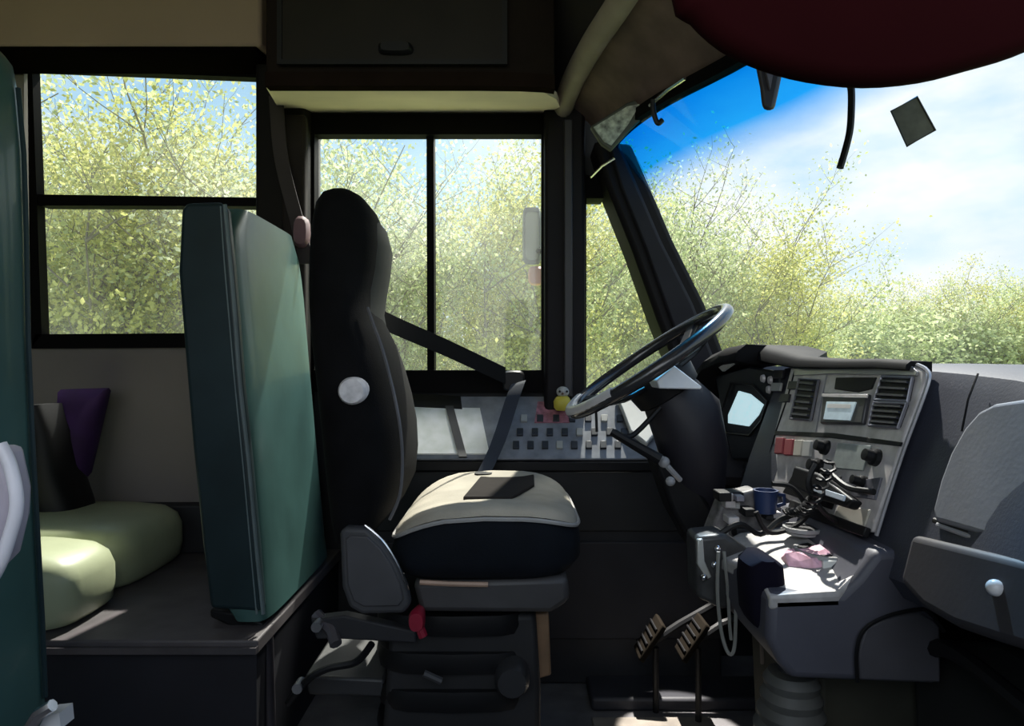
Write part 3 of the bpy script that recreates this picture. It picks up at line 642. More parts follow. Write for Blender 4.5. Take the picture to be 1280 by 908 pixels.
# column shroud
bm = B()
cp = [(WC-N*.07, .062), (P(858, 525, 1.5), .085), (P(872, 580, 1.5), .078), (P(880, 625, 1.52), .055), (P(885, 680, 1.55), .045), (P(900, 740, 1.6), .04)]
loft(bm, [ringN(c, r) for c, r in cp]); obj('column', bm, mat('column_dark', (.013, .012, .018), .55), w)
bm = B(); tube(bm, smoothpts([P(825, 510, 1.42), P(790, 545, 1.40), P(768, 540, 1.38)]), .006, 8); tube(bm, [P(825, 575, 1.36), P(764, 540, 1.38)], [.012, .008], 8); obj('turn_lever', bm, BLACK, w)
bm = B(); tube(bm, [P(745, 512, 1.46), P(746, 540, 1.46)], .003, 6); obj('horn_wire', bm, BLACK, w)
bm = B(); tube(bm, smoothpts([P(850, 600, 1.40), P(836, 585, 1.38), P(826, 572, 1.38)]), .006, 8); ball(bm, P(830, 578, 1.38), .012); ball(bm, P(838, 602, 1.38), .010); obj('tilt_lever', bm, mat('lever_tip', (.35, .35, .36), .3), w)
bm = B(); prism(bm, [P(a, b, 1.45) for a, b in ((812, 560), (868, 600), (905, 660), (900, 690), (870, 695), (840, 640))], (0, .1, 0)); obj('column_bracket', bm, BLACK, w, bevel=.01)

# ================================================================== DASHBOARD
w = thing('dashboard', 'blue-grey dashboard with silver centre panel under the windshield', 'dashboard', (.7, 1.2, .5))
DASH = w
def D(px, py, off=0):     # point on the leaning dash face (plane X = .62-.3*(.89-z))
    a = (px-640)/F; b = (py-454)/F; yv = .623/(a+.3*b)
    return Vector((a*yv, yv, CZ-b*yv))+DN*off
DN = Vector((-.958, 0, .287))
# main body, lofted along Y
bm = B(); rings = []
for yv, fx_, zt2, zb2 in ((1.96, .66, .80, .55), (1.80, .60, .885, .58), (1.76, .59, .89, .60), (1.74, .68, .86, .60), (1.56, .68, .86, .60), (1.54, .61, .893, .56), (1.45, .605, .895, .56), (1.2, .62, .895, .56), (1.02, .625, .893, .57), (.95, .625, .890, .565), (.85, .62, .884, .575), (.75, .60, .876, .60), (.6, .58, .865, .61), (.3, .575, .86, .61), (-.2, .57, .86, .61), (-.58, .57, .86, .61)):
    f = lambda z: fx_-.3*(.89-z)
    rings.append([Vector(v) for v in ((1.06, yv, zt2-.03), (fx_+.20, yv, zt2+.004), (fx_+.05, yv, zt2), (fx_+.02, yv, zt2-.006), (fx_+.004, yv, zt2-.03), (f(zb2+.12)+.0, yv, zb2+.12), (f(zb2+.03), yv, zb2+.03), (f(zb2)+.03, yv, zb2), (.95, yv, zb2-.08), (1.06, yv, zb2-.08))])
loft(bm, rings); shell = obj('dash_shell', bm, DASHB, w)
# seam on passenger part
bm = B(); tube(bm, [D(1215, 468, .002)+Vector((.01, 0, .0)), D(1213, 500, .003), D(1205, 540, .003)], .0015, 6); obj('seam', bm, BLACK, shell)
# knee panel under driver side
bm = B(); prism(bm, [(.55, 1.05, .50), (.58, 1.05, .62), (.60, 1.75, .62), (.60, 1.75, .45), (.56, 1.3, .42)], (.08, 0, 0)); obj('knee_panel', bm, DKGREY, w, bevel=.01)
# glove door
gd = [(1180, 655), (1178, 640), (1187, 605), (1200, 570), (1218, 538), (1236, 518), (1256, 508), (1290, 503), (1330, 500), (1330, 695), (1280, 684)]
bm = B(); prism(bm, [D(a, b, .002) for a, b in gd], DN*.012); g = obj('glove_box_door', bm, GLOVE, w, bevel=.006, segs=3)
bm = B(); tube(bm, smoothpts([D(a, b, .004) for a, b in ((1172, 652), (1200, 662), (1240, 674), (1285, 686), (1330, 698))]), .004, 8); obj('door_gap', bm, BLACK, g)
bm = B(); tube(bm, smoothpts([D(a, b, .006) for a, b in ((1178, 658), (1200, 666), (1240, 680), (1285, 692), (1330, 704))]), .0035, 8); obj('door_lip', bm, mat('lip', (.3, .3, .33), .4), g)
# lower passenger bolster
bm = B(); prism(bm, [D(a, b, 0) for a, b in ((1165, 675), (1340, 716), (1340, 830), (1280, 812), (1222, 792), (1180, 768), (1150, 735))], DN*.03); obj('lower_bolster', bm, mat('bolster', (.022, .021, .027), .6), w, bevel=.01, segs=3)
bm = B(); ball(bm, D(1280, 746, .032), .009); obj('latch_button', bm, mat('knob_pale', (.6, .6, .62), .3), w)
# hood over the instruments + dark brow along the centre
bm = B(); pts = []
rings = []
for px, py, r in ((878, 486, .018), (884, 468, .022), (898, 452, .024), (918, 443, .024), (942, 439, .024), (968, 441, .022), (990, 447, .018), (1012, 452, .014), (1060, 454, .010), (1110, 454, .009), (1150, 457, .008)):
    c = D(px, py+4, .012)
    if px < 960: c = P(px, py+4, 1.77-(px-878)*.0026)+Vector((-.01, 0, 0))
    dpt = .09 if px < 1000 else .03
    rings.append((c, r, dpt))
loft(bm, [[c+Vector((-r*1.4, 0, -r*.6)), c+Vector((-r*1.2, 0, r*.3)), c+Vector((-r*.3, 0, r)), c+Vector((d_, 0, r*.9)), c+Vector((d_, 0, -r)), c+Vector((0, 0, -r))] for c, r, d_ in rings]); obj('instrument_hood', bm, mat('hood_black', (.004, .004, .005), .7, spec=.15), w)
# instrument cluster
CY = lambda px: 1.715-(px-900)*.0026
def C(px, py, off=0): return P(px, py, CY(px))+Vector((-off, 0, off*.3))
bm = B(); prism(bm, [C(a, b) for a, b in ((893, 470), (935, 458), (976, 466), (966, 520), (945, 575), (915, 575), (902, 520))], (.06, 0, -.01)); cl = obj('instrument_cluster', bm, mat('cluster_dark', (.012, .014, .018), .35), w, bevel=.005)
bm = B(); prism(bm, [C(a, b, .006) for a, b in ((926, 490), (941, 494), (956, 507), (950, 520), (938, 534), (913, 530), (913, 520))], (.006, 0, 0)); obj('gauge_face', bm, SCREEN, cl)
bm = B(); tube(bm, [C(a, b, .008) for a, b in ((918, 480), (945, 483), (964, 503), (956, 528), (941, 546), (904, 542), (906, 515))], .0035, 6, closed=True); obj('gauge_bezel', bm, BLACK, cl)
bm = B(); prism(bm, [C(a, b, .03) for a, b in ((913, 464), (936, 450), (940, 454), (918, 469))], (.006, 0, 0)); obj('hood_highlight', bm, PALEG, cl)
for a, b in ((957, 474), (966, 476), (964, 488)):
    bm = B(); c = C(a, b, .004); cyl(bm, c, c+Vector((-.006, 0, 0)), .010, .008, 14); obj('gauge', bm, SILV, cl)
# centre panel
def dpr(name, pts, off, h, m, parent=None, bev=.003):
    bm = B(); prism(bm, [D(a, b, off) for a, b in pts], DN*h); return obj(name, bm, m, parent or w, bevel=bev)
cp_ = dpr('centre_panel', [(994, 461), (1150, 459), (1162, 464), (1163, 480), (1135, 556), (1118, 610), (1098, 668), (1080, 664), (1010, 640), (966, 610), (960, 592), (975, 535)], .002, .008, SILV, bev=.004)
dpr('upper_trim_bar', [(1000, 463), (1150, 461), (1158, 468), (1155, 473), (1048, 470), (1000, 472)], .010, .004, mat('bar_silver', (.42, .42, .43), .3, metal=.5), cp_, .001)
dpr('panel_divider', [(976, 541), (1050, 544), (1137, 556), (1135, 561), (1048, 550), (975, 546)], .010, .003, BLACK, cp_, .0005)
bm = B(); tube(bm, smoothpts([D(a, b, .008) for a, b in ((1153, 458), (1166, 466), (1166, 484), (1138, 560), (1120, 614), (1102, 672))], 4), .003, 6); obj('panel_edge', bm, mat('edge_silver', (.45, .45, .48), .3, metal=.5), cp_)
bm = B(); tube(bm, [D(a, b, .008) for a, b in ((1000, 462), (990, 500), (976, 540), (962, 592))], .004, 6); obj('panel_edge', bm, BLACK, cp_)
bm = B(); tube(bm, [D(a, b, .008) for a, b in ((1040, 470), (1032, 510), (1026, 545))], .0035, 6); obj('panel_rib', bm, mat('edge_silver2', (.4, .4, .44), .3, metal=.5), cp_)
def vent(pts, n, dirn):
    v = dpr('air_vent', pts, .008, .005, BLACK, w, .003)
    (ax, ay), (bx, by), (cx_, cy_), (dx_, dy_) = pts
    for i in range(n):
        t = (i+.7)/(n+.4)
        l = (ax+(dx_-ax)*t, ay+(dy_-ay)*t); r = (bx+(cx_-bx)*t, by+(cy_-by)*t)
        l = (l[0]+3, l[1]); r = (r[0]-3, r[1])
        bm = B(); prism(bm, [D(l[0], l[1]-1.3, .013), D(r[0], r[1]-1.3, .013), D(r[0], r[1]+1.3, .013), D(l[0], l[1]+1.3, .013)], DN*.006); obj('louvre', bm, mat('louvre', (.05, .05, .06), .4), v)
    bm = B(); tube(bm, [D(a, b, .014) for a, b in pts], .0028, 6, closed=True); obj('vent_bezel', bm, mat('vent_bezel', (.22, .22, .25), .3, metal=.4), v)
vent([(1007, 476), (1032, 478), (1022, 528), (996, 526)], 6, 0)
vent([(1113, 474), (1152, 476), (1146, 505), (1104, 503)], 3, 0)
vent([(1103, 506), (1145, 508), (1134, 538), (1097, 535)], 4, 0)
dpr('storage_slot', [(1052, 474), (1104, 474), (1098, 489), (1080, 493), (1050, 489)], .008, .004, BLACK, cp_)
rd = dpr('radio', [(1040, 494), (1097, 496), (1090, 534), (1036, 533)], .008, .010, mat('radio_body', (.05, .05, .055), .35), w)
dpr('screen', [(1046, 506), (1084, 507), (1076, 530), (1042, 528)], .018, .002, SCREEN2, rd, .0005)
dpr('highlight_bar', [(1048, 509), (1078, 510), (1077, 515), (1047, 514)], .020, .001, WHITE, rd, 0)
dpr('radio_trim', [(1040, 496), (1099, 498), (1098, 502), (1040, 500)], .018, .002, SILV, rd, .0005)
for a, b in ((981, 470), (1000, 484), (989, 500), (978, 486)):
    dpr('dash_switch', [(a-6, b-5), (a+6, b-5), (a+4, b+5), (a-8, b+5)], .009, .006, mat('sw_black', (.02, .02, .025), .4) if a != 978 else PALEG, cp_, .001)
for a, b, m in ((984, 560, REDSW), (996, 562, REDSW), (1008, 563, CREAM), (1019, 564, PALEG)):
    dpr('dash_switch', [(a-5, b-10), (a+5, b-10), (a+3, b+10), (a-7, b+10)], .010, .007, m, cp_, .0015)
def knob(px, py, r, m=None, h=.022):
    bm = B(); c = D(px, py, .009); s = Vector((0, 1, 0)); u = s.cross(DN)
    loft(bm, [[c+DN*d+(s*math.cos(k*math.pi/9)+u*math.sin(k*math.pi/9))*rr for k in range(18)] for d, rr in ((0, r), (h*.4, r), (h*.5, r*.72), (h, r*.66), (h*1.02, r*.3))]); return obj('control_knob', bm, m or BLACK, cp_)
knob(1040, 562, .014); knob(1031, 586, .015); knob(1104, 575, .014); knob(1088, 606, .011)
dpr('climate_plate', [(1056, 556), (1098, 560), (1088, 592), (1048, 588)], .010, .003, mat('plate_grey', (.30, .33, .32), .4, var=.2, nscale=40), cp_, .002)
dpr('lower_pocket', [(1000, 592), (1060, 598), (1048, 640), (985, 618)], .009, .003, BLACK, cp_, .002)
dpr('lower_plate', [(1058, 634), (1098, 640), (1091, 662), (1050, 652)], .010, .004, CREAM, cp_, .002)
dpr('lower_shelf_edge', [(1000, 628), (1098, 664), (1094, 676), (996, 642)], .010, .010, BLACK, w, .002)
dpr('card_slot', [(1062, 606), (1112, 600), (1104, 628), (1060, 622)], .010, .004, mat('card_grey', (.10, .10, .12), .4, var=.5, nscale=60), cp_, .001)
bm = B(); tube(bm, smoothpts([D(1040, 600, .02), D(1060, 598, .035), D(1082, 616, .03), D(1108, 620, .02)]), .005, 8); tag(obj('charging_cable', bm, BLACK), 'black cable draped over the lower centre panel', 'cable')

# phone cradle with pale edge, lower right of stack
w2 = thing('phone_holder', 'black phone holder with pale blue edge on the centre panel', 'phone holder', D(1070, 628, .03))
bm = B(); prism(bm, [D(a, b, .02) for a, b in ((1018, 590), (1050, 600), (1096, 634), (1088, 644), (1042, 630), (1012, 612))], DN*.02); obj('cradle', bm, BLACK, w2, bevel=.004)
bm = B(); prism(bm, [D(a, b, .041) for a, b in ((1050, 617), (1090, 630), (1088, 637), (1048, 624))], DN*.004); obj('phone_edge', bm, mat('phone_pale', (.55, .62, .70), .3), w2, bevel=.001)
bm = B(); tube(bm, [D(1030, 600, .01), D(1035, 600, .025)], .01); obj('arm', bm, BLACK, w2)
# blue mug / knob
w2 = thing('blue_cup', 'small dark blue plastic cup hanging below the instrument panel', 'cup', P(957, 642, 1.25))
c = P(957, 626, 1.25); bm = B(); loft(bm, [sring(c+Vector((0, 0, z)), r, r, 20, 1) for z, r in ((-.024, .016), (-.022, .019), (.016, .022), (.020, .023), (.020, .019), (-.01, .015))]); obj('cup_body', bm, BLUE, w2)
bm = B(); tube(bm, [c+Vector((.020, 0, .012)), c+Vector((.034, 0, .010)), c+Vector((.035, 0, -.006)), c+Vector((.018, 0, -.011))], .004, 6); obj('handle', bm, BLUE, w2)

# ---- centre floor console with cup holders
w = thing('centre_console', 'grey centre console housing with pale cup holder tray', 'console', (.5, 1.05, 0))
near = [(962, 744), (1052, 741), (1072, 722), (1096, 690), (1130, 688), (1146, 735), (1178, 778), (1178, 858), (990, 851), (975, 832), (960, 800)]
bm = B(); prism(bm, [P(a, b, .95) for a, b in near], (0, .34, 0)); hs = obj('housing', bm, CONS, w, bevel=.012, segs=3)
bm = B(); pa = [P(a, b, .945) for a, b in ((1074, 851), (1073, 812), (1082, 785), (1110, 772), (1150, 765), (1176, 782), (1177, 855))]; prism(bm, pa, (0, .02, 0)); obj('access_panel', bm, mat('access_panel', (.060, .058, .068), .6), hs, bevel=.004)
bm = B(); tube(bm, smoothpts([P(1072, 853, .943), P(1071, 815, .941), P(1080, 788, .94), P(1108, 771, .94), P(1150, 762, .94), P(1164, 768, .94), P(1180, 790, .94)], 5), .003, 6); tag(obj('wiring_lead', bm, BLACK), 'thin black wire arched over the side of the centre console', 'cable')
# tray
tz = Z(742, .95)
bm = B(); tray = [P(962, 746, .95), P(1048, 743, .95), (P(1094, 694, .97)), P(1066, 668, 1.1), P(1004, 655, 1.22), P(925, 665, 1.22), P(880, 690, 1.2), P(940, 715, 1.05)]
prism(bm, tray, (0, 0, -.02)); tr_ = obj('cup_tray', bm, mat('tray_pale', (.40, .38, .37), .5, var=.3, nscale=30), w, bevel=.004); tr_['label'] = 'pale worn tray surface'
def Tz(px, py):       # lift of the tray at a pixel, on the tray's mean plane
    yv = 1.0+(742-py)/90*.2
    return P(px, py, yv)
for px, py, r in ((1003, 682, .030), (1032, 712, .046)):
    c = Tz(px, py)+Vector((0, 0, .020)); bm = B(); loft(bm, [sring(c+Vector((0, 0, z)), rr, rr, 24, 1) for z, rr in ((.006, r*1.08), (.012, r*1.05), (.012, r*.92), (-.0, r*.9))], caps=False)
    ch = obj('cup_holder', bm, mat('cup_ring', (.30, .30, .30), .4), w)
    bm = B(); loft(bm, [sring(c+Vector((0, 0, z)), rr, rr, 24, 1) for z, rr in ((.004, r*.93), (.0115, r*.93))]); obj('cup_well', bm, BLACK, ch)
# pink packet
c = Tz(1016, 716)
w2 = thing('snack_packet', 'crumpled pink and white wrapper in the cup holder', 'wrapper', c)
bm = B(); rnd = random.Random(4)
rings = []
for k in range(7):
    t = k/6; rr = .040*math.sin(math.pi*(.15+.7*t)); rings.append([c+Vector((-.045+.09*t, math.cos(a)*rr*.9+rnd.uniform(-.004, .004), .018+math.sin(a)*rr*.55+rnd.uniform(-.005, .005))) for a in [2*math.pi*j/10 for j in range(10)]])
loft(bm, rings); obj('wrapper', bm, PINK, w2, smooth=False)
c2 = c+Vector((.014, -.042, .016)); bm = B(); loft(bm, [[c2+Vector((-.018, 0, -.016)), c2+Vector((.018, 0, -.014)), c2+Vector((.016, 0, .016)), c2+Vector((-.017, 0, .014))], [c2+Vector((-.016, .01, -.016)), c2+Vector((.018, .01, -.014)), c2+Vector((.016, .01, .016)), c2+Vector((-.015, .01, .014))]]); obj('white_label', bm, WHITE, w2, bevel=.002)
# dark pouch left of tray
bm = B(); c = P(950, 722, 1.02); loft(bm, [sring(c+Vector((0, 0, z)), rx, .04, 18, .6) for z, rx in ((-.065, .018), (-.05, .026), (0, .030), (.025, .027), (.035, .012))]); tag(obj('fabric_pouch', bm, mat('navy_pouch', (.006, .005, .012), .9, spec=.1)), 'dark navy pouch hanging at the left of the cup holder tray', 'pouch')
# handset box with hanging cords
w2 = thing('handset_box', 'dark grey radio box with silver edge hanging beside the steering column', 'radio', P(895, 760, 1.15))
poly = [(870, 672), (908, 668), (940, 690), (938, 752), (905, 764), (872, 748)]
bm = B(); prism(bm, [P(a, b, 1.14) for a, b in poly], (0, .07, 0)); obj('case', bm, mat('case_grey', (.045, .045, .045), .45, var=.4, nscale=40), w2, bevel=.008)
bm = B(); prism(bm, [P(a, b, 1.136) for a, b in ((872, 675), (879, 674), (881, 702), (890, 722), (884, 725), (872, 706))], (0, .01, 0)); obj('silver_edge', bm, mat('silver_strip', (.6, .6, .56), .3, metal=.4), w2, bevel=.002)
for a, b in ((897, 686), (893, 706), (880, 722)):
    bm = B(); ball(bm, P(a, b, 1.135), .006); obj('screw', bm, CHRM, w2)
def cord(pts, y, r, m, label, name='hanging_cord', cat='cable'):
    bm = B(); tube(bm, smoothpts([P(a, b, y+(c_ if False else 0)) for a, b in pts], 5), r, 6); return tag(obj(name, bm, m), label, cat)
GC = mat('cord_grey', (.24, .24, .22), .45)
cord([(898, 690), (897, 740), (901, 785), (908, 812), (915, 818), (919, 800), (920, 745), (918, 700)], 1.12, .0032, GC, 'long grey cord loop hanging in front of the radio box')
cord([(905, 690), (910, 740), (912, 780), (914, 800)], 1.125, .0030, GC, 'short straight grey cord inside the hanging loop')
cord([(900, 668), (925, 655), (950, 668), (975, 650), (1000, 640), (1020, 625), (1010, 600)], 1.16, .005, BLACK, 'black cable looping from the radio box to the centre panel')
cord([(945, 640), (960, 665), (990, 660), (1010, 640), (990, 610), (965, 605)], 1.13, .0045, BLACK, 'black cable loop under the blue cup')
cord([(1020, 580), (1010, 605), (1025, 635), (1050, 655), (1090, 668)], 1.08, .0045, BLACK, 'black cable running down along the bottom of the centre panel')
cord([(955, 765), (952, 790), (953, 830)], 1.08, .0035, mat('cord_brown', (.13, .10, .08), .5), 'short brown cord hanging by the left side of the centre console')
# clutter: coiled cord, small silver connectors
bm = B(); pts = []
for k in range(90):
    t = k/89; base = P(985, 640, 1.12).lerp(P(1040, 575, 1.04), t)+Vector((0, 0, -.03*math.sin(math.pi*t))); a = k*.9
    pts.append(base+Vector((math.cos(a)*.009, math.sin(a)*.009, math.sin(a)*.004)))
tube(bm, pts, .0028, 5); tag(obj('coiled_cord', bm, BLACK), 'coiled black handset cord over the centre panel', 'cable')
w2 = thing('wiring_block', 'cluster of exposed silver and grey connectors under the steering column', 'connectors', P(925, 660, 1.25))
rnd = random.Random(3)
bm = B(); prism(bm, [P(a, b, 1.27) for a, b in ((905, 622), (945, 612), (1000, 650), (985, 668), (940, 682), (884, 676))], (0, .05, 0)); obj('bracket', bm, mat('bracket_grey', (.16, .15, .15), .5, var=.5, nscale=60), w2, bevel=.006)
for i in range(20):
    a, b = rnd.uniform(900, 975), rnd.uniform(618, 680)
    if b < 640 and a > 935: a -= 40
    c = P(a, b, 1.235+rnd.uniform(-.01, .02)); s = rnd.uniform(.006, .013)
    bm = B(); box(bm, c.x-s, c.x+s, c.y, c.y+.04, c.z-s*.7, c.z+s*.7)
    obj('connector', bm, [SILV, BLACK, PALEG, DKGREY, mat('conn_mid', (.2, .2, .24), .4)][i % 5], w2, bevel=.002)
# lever / gear boot and lower tunnel
w = thing('gear_boot', 'ribbed grey rubber boot under the centre console', 'boot', (.42, 1.0, 0))
bm = B(); rings = []
for k in range(22):
    z = Z(852, 1.0)-k*.012; r = .034+.0022*k+(.005 if k % 2 else 0); rings.append(sring((X(1000-k*.2, 1.0), 1.03, z), r, r, 22, .9))
loft(bm, rings); obj('boot_bellows', bm, mat('boot_grey', (.08, .08, .075), .6, var=.3), w)
bm = B(); cyl(bm, P(985, 850, 1.03), P(975, 790, 1.06), .012); obj('lever_shaft', bm, DKGREY, w)
w = thing('engine_cover', 'dark olive-brown engine cover beneath the centre console', 'cover', (.7, 1.1, 0))
bm = B(); prism(bm, [Vector((X(1030, 1.05), 1.05, z)) for z in ()] or [(.50, 1.06, 0), (.48, 1.06, Z(853, .97)), (1.05, 1.06, Z(853, .97)), (1.05, 1.06, 0)], (0, .30, 0)); obj('cover_panel', bm, mat('olive_brown', (.032, .030, .020), .7, var=.4, nscale=8), w, bevel=.015)
# passenger side kick panel, dark
w = thing('kick_panel', 'black panel in the footwell under the glove box', 'panel', (.8, .7, 0))
bm = B(); prism(bm, [(.64, 1.04, 0), (.62, 1.04, .47), (.70, .95, .50), (.74, -.5, .50), (.76, -.5, 0)], (.06, 0, 0)); obj('panel', bm, mat('kick_dark', (.012, .012, .011), .7), w, bevel=.01)
bm = B(); tube(bm, smoothpts([(.60, 1.0, .46), (.60, .92, .505), (.60, .8, .50), (.6, .6, .47)]), .012, 8); obj('edge_roll', bm, BLACK, w)

# pedals
for nm, px, py, yv, lab in (('brake_pedal', 815, 800, 1.72, 'dark brake pedal on the floor under the steering column'), ('accelerator_pedal', 868, 800, 1.66, 'brown-grey accelerator pedal beside the brake pedal')):
    c = P(px, py, yv); w = thing(nm, lab, 'pedal', Vector((c.x, c.y, 0)))
    bm = B(); prism(bm, [c+Vector(v) for v in ((-.03, -.04, -.045), (-.03, .04, -.045), (.03, .04, .045), (.03, -.04, .045))], (-.012, 0, .010)); pd = obj('pad', bm, mat('pedal_rubber', (.009, .007, .005), .9, spec=.05), w, bevel=.004)
    for k in range(4):
        t = -.6+.4*k; q0 = c+Vector((.03*t-.014, 0, .045*t+.012)); bm = B(); tube(bm, [q0+Vector((0, -.036, 0)), q0+Vector((0, .036, 0))], .003, 6); obj('grip_rib', bm, BLACK, pd)
    bm = B(); tube(bm, [c+Vector((.01, 0, 0)), c+Vector((.07, 0, .04)), Vector((c.x+.2, c.y, .30))], .010, 8); tube(bm, [c+Vector((.01, 0, -.02)), Vector((c.x+.01, c.y, 0))], .008, 8); obj('arm', bm, BLACK, w)
# floor mat edge and small things on the floor
bm = B(); box(bm, X(735, 1.8), X(985, 1.8), 1.72, 1.85, .0, .035); tag(obj('floor_sill', bm, mat('sill_dark', (.02, .02, .026), .6), bevel=.008), 'dark raised sill on the floor along the side console', 'sill')
bm = B(); box(bm, .20, .50, 1.20, 1.68, 0.001, .009); tag(obj('floor_mat', bm, mat('mat_beige', (.16, .14, .12), .85, var=.3, nscale=14), bevel=.003), 'dusty floor mat in the driver footwell', 'mat')
bm = B(); c = P(942, 871, 1.6); box(bm, c.x-.010, c.x+.010, c.y-.01, c.y+.01, .001, .012); tag(obj('paper_scrap', bm, WHITE, bevel=.002), 'tiny white scrap on the floor near the gear boot', 'scrap')

# ================================================================== UPPER RIGHT THINGS
w = thing('sun_visor', 'large dark maroon rounded visor overhanging the top right of the windshield', 'sun visor', P(1080, 0, .55))
bm = B(); yv = .55
out = [(838, -500), (832, -250), (838, -10), (862, 28), (900, 62), (950, 86), (1010, 102), (1080, 109), (1150, 103), (1210, 88), (1270, 70), (1330, 42), (1400, 0), (1410, -250), (1400, -500)]
op = smoothpts([P(a, b, yv) for a, b in out], 3); cc = P(1110, -60, yv)
rings = []
for d, s in ((-.016, .90), (-.012, .96), (-.004, .995), (.004, .995), (.012, .96), (.016, .90)): rings.append([cc+(p-cc)*s+Vector((0, d+ (p.x-cc.x)*.0, 0)) for p in op])
loft(bm, rings); obj('visor_pad', bm, MAROON, w)
bm = B(); tube(bm, [P(842, -490, yv), P(1000, -496, yv), P(1400, -490, yv)], .007, 8); obj('pivot_rod', bm, BLACK, w)
w = thing('visor_clip', 'small dark tapered clip hanging left of the maroon visor', 'clip', P(962, 100, 1.0))
bm = B(); loft(bm, [[P(px-wd, py, 1.0), P(px+wd, py, 1.0), P(px+wd, py, 1.03), P(px-wd, py, 1.03)] for px, py, wd in ((962, 60, 20), (962, 85, 17), (962, 110, 12), (961, 128, 9), (961, 138, 7))]); obj('clip_body', bm, mat('clip_dark', (.04, .035, .045), .5), w, bevel=.006)
bm = B(); tube(bm, [P(962, 62, 1.015), P(962, 20, 1.015), P(965, -60, 1.02)], .01); obj('stem', bm, BLACK, w)
bm = B(); prism(bm, [P(a, b, .995) for a, b in ((956, 80), (969, 80), (963, 112))], (0, .008, 0)); obj('pale_insert', bm, mat('insert', (.16, .15, .2), .5), w)
bm = B(); tube(bm, smoothpts([P(1058, -125, .9), P(1058, -20, .9), P(1060, 90, .9), P(1064, 112, .9), P(1064, 140, .9), P(1062, 165, .9), P(1056, 190, .9), P(1050, 210, .9)]), .0048, 8); tag(obj('antenna_cord', bm, BLACK), 'short black cord hanging below the maroon visor', 'cord')
# sticker on the windshield
c = [P(a, b, .95) for a, b in ((1114, 139), (1146, 121), (1169, 163), (1134, 183))]
w = thing('windshield_sticker', 'tilted square grey-brown sticker high on the windshield glass', 'sticker', c[0])
bm = B(); prism(bm, c, (.003, 0, 0)); 
nv = (c[1]-c[0]).cross(c[3]-c[0]).normalized()
bm.free(); bm = B(); prism(bm, c, nv*.002); obj('sticker_sheet', bm, STICK, w, bevel=.0005)
bm = B(); tube(bm, [p for p in c], .0016, 5, closed=True); obj('sticker_border', bm, mat('sticker_edge', (.05, .05, .045), .7), w)
# small convex mirror / plastic cover at the corner of header
w = thing('corner_mirror', 'small grey-green interior mirror at the top of the windshield pillar', 'mirror', P(780, 160, 1.75))
bm = B(); prism(bm, [P(a, b, 1.72) for a, b in ((738, 158), (784, 128), (815, 118), (822, 130), (790, 160), (764, 188), (752, 180))], (0, .02, 0)); obj('mirror_housing', bm, mat('mirror_edge', (.06, .065, .05), .5), w, bevel=.004)
bm = B(); prism(bm, [P(a, b, 1.716) for a, b in ((742, 159), (784, 133), (800, 130), (785, 156), (764, 182), (755, 177))], (0, .006, 0)); obj('mirror_glass', bm, mat('mirror_mottle', (.36, .38, .32), .5, var=.7, nscale=60), w)
bm = B(); tube(bm, [P(738, 222, 1.75), P(752, 208, 1.75), P(768, 198, 1.75)], .004, 6); obj('bracket', bm, CHRM, w)
w = thing('coat_hook', 'small black hook at the upper edge of the windshield', 'hook', P(818, 140, 1.55))
bm = B(); tube(bm, smoothpts([P(816, 125, 1.5), P(817, 140, 1.5), P(822, 154, 1.5), P(828, 150, 1.5)]), .006, 8); obj('hook', bm, BLACK, w)
# silver edge strip of header
bm = B(); tube(bm, [P(812, 132, 1.52), P(835, 112, 1.45), P(856, 98, 1.40)], .004, 6); tag(obj('header_strip', bm, CHRM), 'thin silver strip along the windshield header', 'strip')
# ================================================================== WORLD, LIGHT, CAMERA
wd = bpy.data.worlds.new('world'); SC.world = wd; wd.use_nodes = True; nt = wd.node_tree; nt.nodes.clear()
o = nt.nodes.new('ShaderNodeOutputWorld'); bg = nt.nodes.new('ShaderNodeBackground'); nt.links.new(bg.outputs[0], o.inputs[0])
tc = nt.nodes.new('ShaderNodeTexCoord'); mp = nt.nodes.new('ShaderNodeMapping'); mp.inputs['Scale'].default_value = (1, 1, 2.4); mp.inputs['Location'].default_value = (.35, .1, .2)
nt.links.new(tc.outputs['Generated'], mp.inputs[0])
n = nt.nodes.new('ShaderNodeTexNoise'); n.inputs['Scale'].default_value = 2.6; n.inputs['Detail'].default_value = 7; n.inputs['Roughness'].default_value = .55; nt.links.new(mp.outputs[0], n.inputs['Vector'])
sp = nt.nodes.new('ShaderNodeSeparateXYZ'); nt.links.new(tc.outputs['Generated'], sp.inputs[0])
ra = nt.nodes.new('ShaderNodeValToRGB'); e = ra.color_ramp.elements; e[0].position = 0; e[0].color = (.80, .88, .93, 1); e[1].position = .6; e[1].color = (.22, .48, .85, 1)
x = e.new(.22); x.color = (.50, .76, .95, 1)
nt.links.new(sp.outputs[2], ra.inputs[0])
cr = nt.nodes.new('ShaderNodeValToRGB'); cr.color_ramp.elements[0].position = .42; cr.color_ramp.elements[0].color = (0, 0, 0, 1); cr.color_ramp.elements[1].position = .62; cr.color_ramp.elements[1].color = (1, 1, 1, 1)
nt.links.new(n.outputs['Fac'], cr.inputs[0])
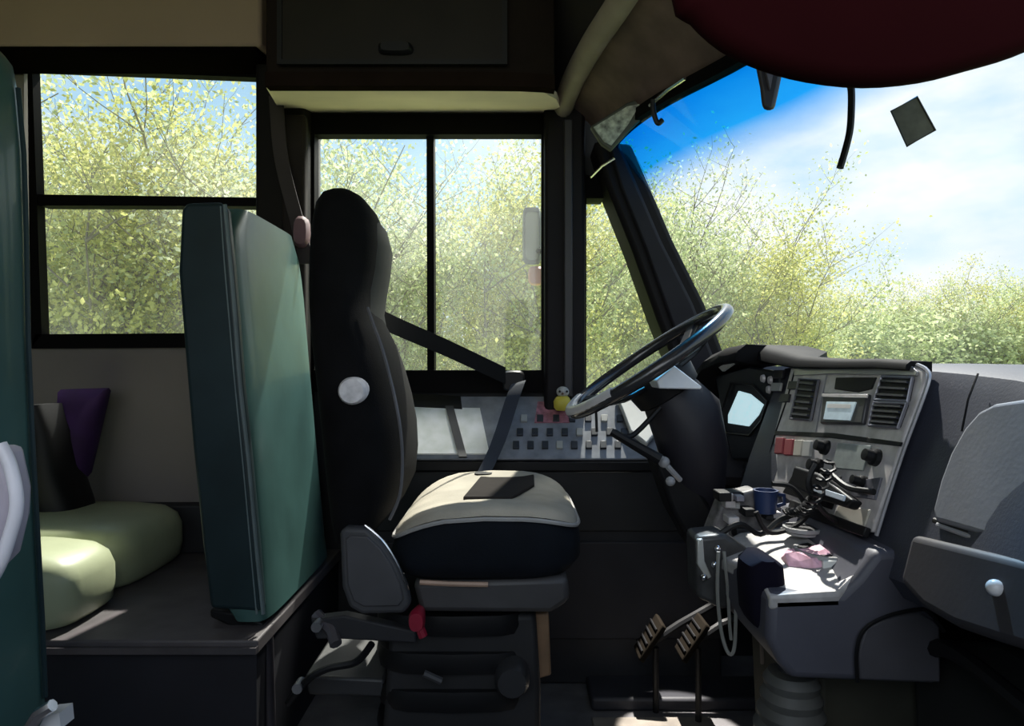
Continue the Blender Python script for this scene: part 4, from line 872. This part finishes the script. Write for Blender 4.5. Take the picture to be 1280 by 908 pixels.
mx = nt.nodes.new('ShaderNodeMixRGB'); nt.links.new(cr.outputs[0], mx.inputs[0]); nt.links.new(ra.outputs[0], mx.inputs[1]); mx.inputs[2].default_value = (.97, .985, 1.0, 1)
nt.links.new(mx.outputs[0], bg.inputs[0]); bg.inputs[1].default_value = 1.08

def light(kind, name, loc, energy, col=(1, 1, 1), size=1, rot=None, target=None, sy=None):
    l = bpy.data.lights.new(name, kind); l.energy = energy; l.color = col
    ob = bpy.data.objects.new(name, l); COL.objects.link(ob); ob.location = loc
    if kind == 'AREA':
        l.size = size
        if sy: l.shape = 'RECTANGLE'; l.size_y = sy
    if target is not None: ob.rotation_euler = (Vector(target)-Vector(loc)).to_track_quat('-Z', 'Y').to_euler()
    return ob
sd = Vector((.12, .60, .80))
s = light('SUN', 'sun', (3, 8, 14), 8.5, (1, .95, .86), target=Vector((3, 8, 14))-sd*5); s.data.angle = math.radians(1)
light('AREA', 'entry_fill', (-.1, -.5, 1.5), 7, (.9, .95, 1), 1.3, target=(.1, 1.8, .6), sy=.9)  # added fill lamp standing in for daylight from the entry side

def spot(name, loc, target, e, ang, r, blend=.5):
    o_ = light('SPOT', name, loc, e, (1, .96, .88), target=target); o_.data.spot_size = math.radians(ang); o_.data.spot_blend = blend; o_.data.shadow_soft_size = r; return o_
spot('teal_seat_fill', (.35, 2.75, 2.25), (-.6, 1.75, 1.05), 260, 50, .25)  # added spot outside the window to brighten the teal seat
spot('floor_patch_spot', (.40, 1.80, 1.4), (.41, 1.60, 0), 420, 13, .01, .15)  # added spot inside the cab, makes the sun patch on the floor
cam = bpy.data.cameras.new('camera'); co = bpy.data.objects.new('camera', cam); COL.objects.link(co)
co.location = (0, 0, CZ); co.rotation_euler = (math.radians(90), 0, 0)
cam.sensor_width = 36; cam.lens = 36*F/1280; cam.clip_start = .02; cam.clip_end = 400
SC.camera = co
SC.view_settings.view_transform = 'Standard'; SC.view_settings.look = 'None'; SC.view_settings.exposure = 0
SC.cycles.transparent_max_bounces = 16; SC.cycles.max_bounces = 8
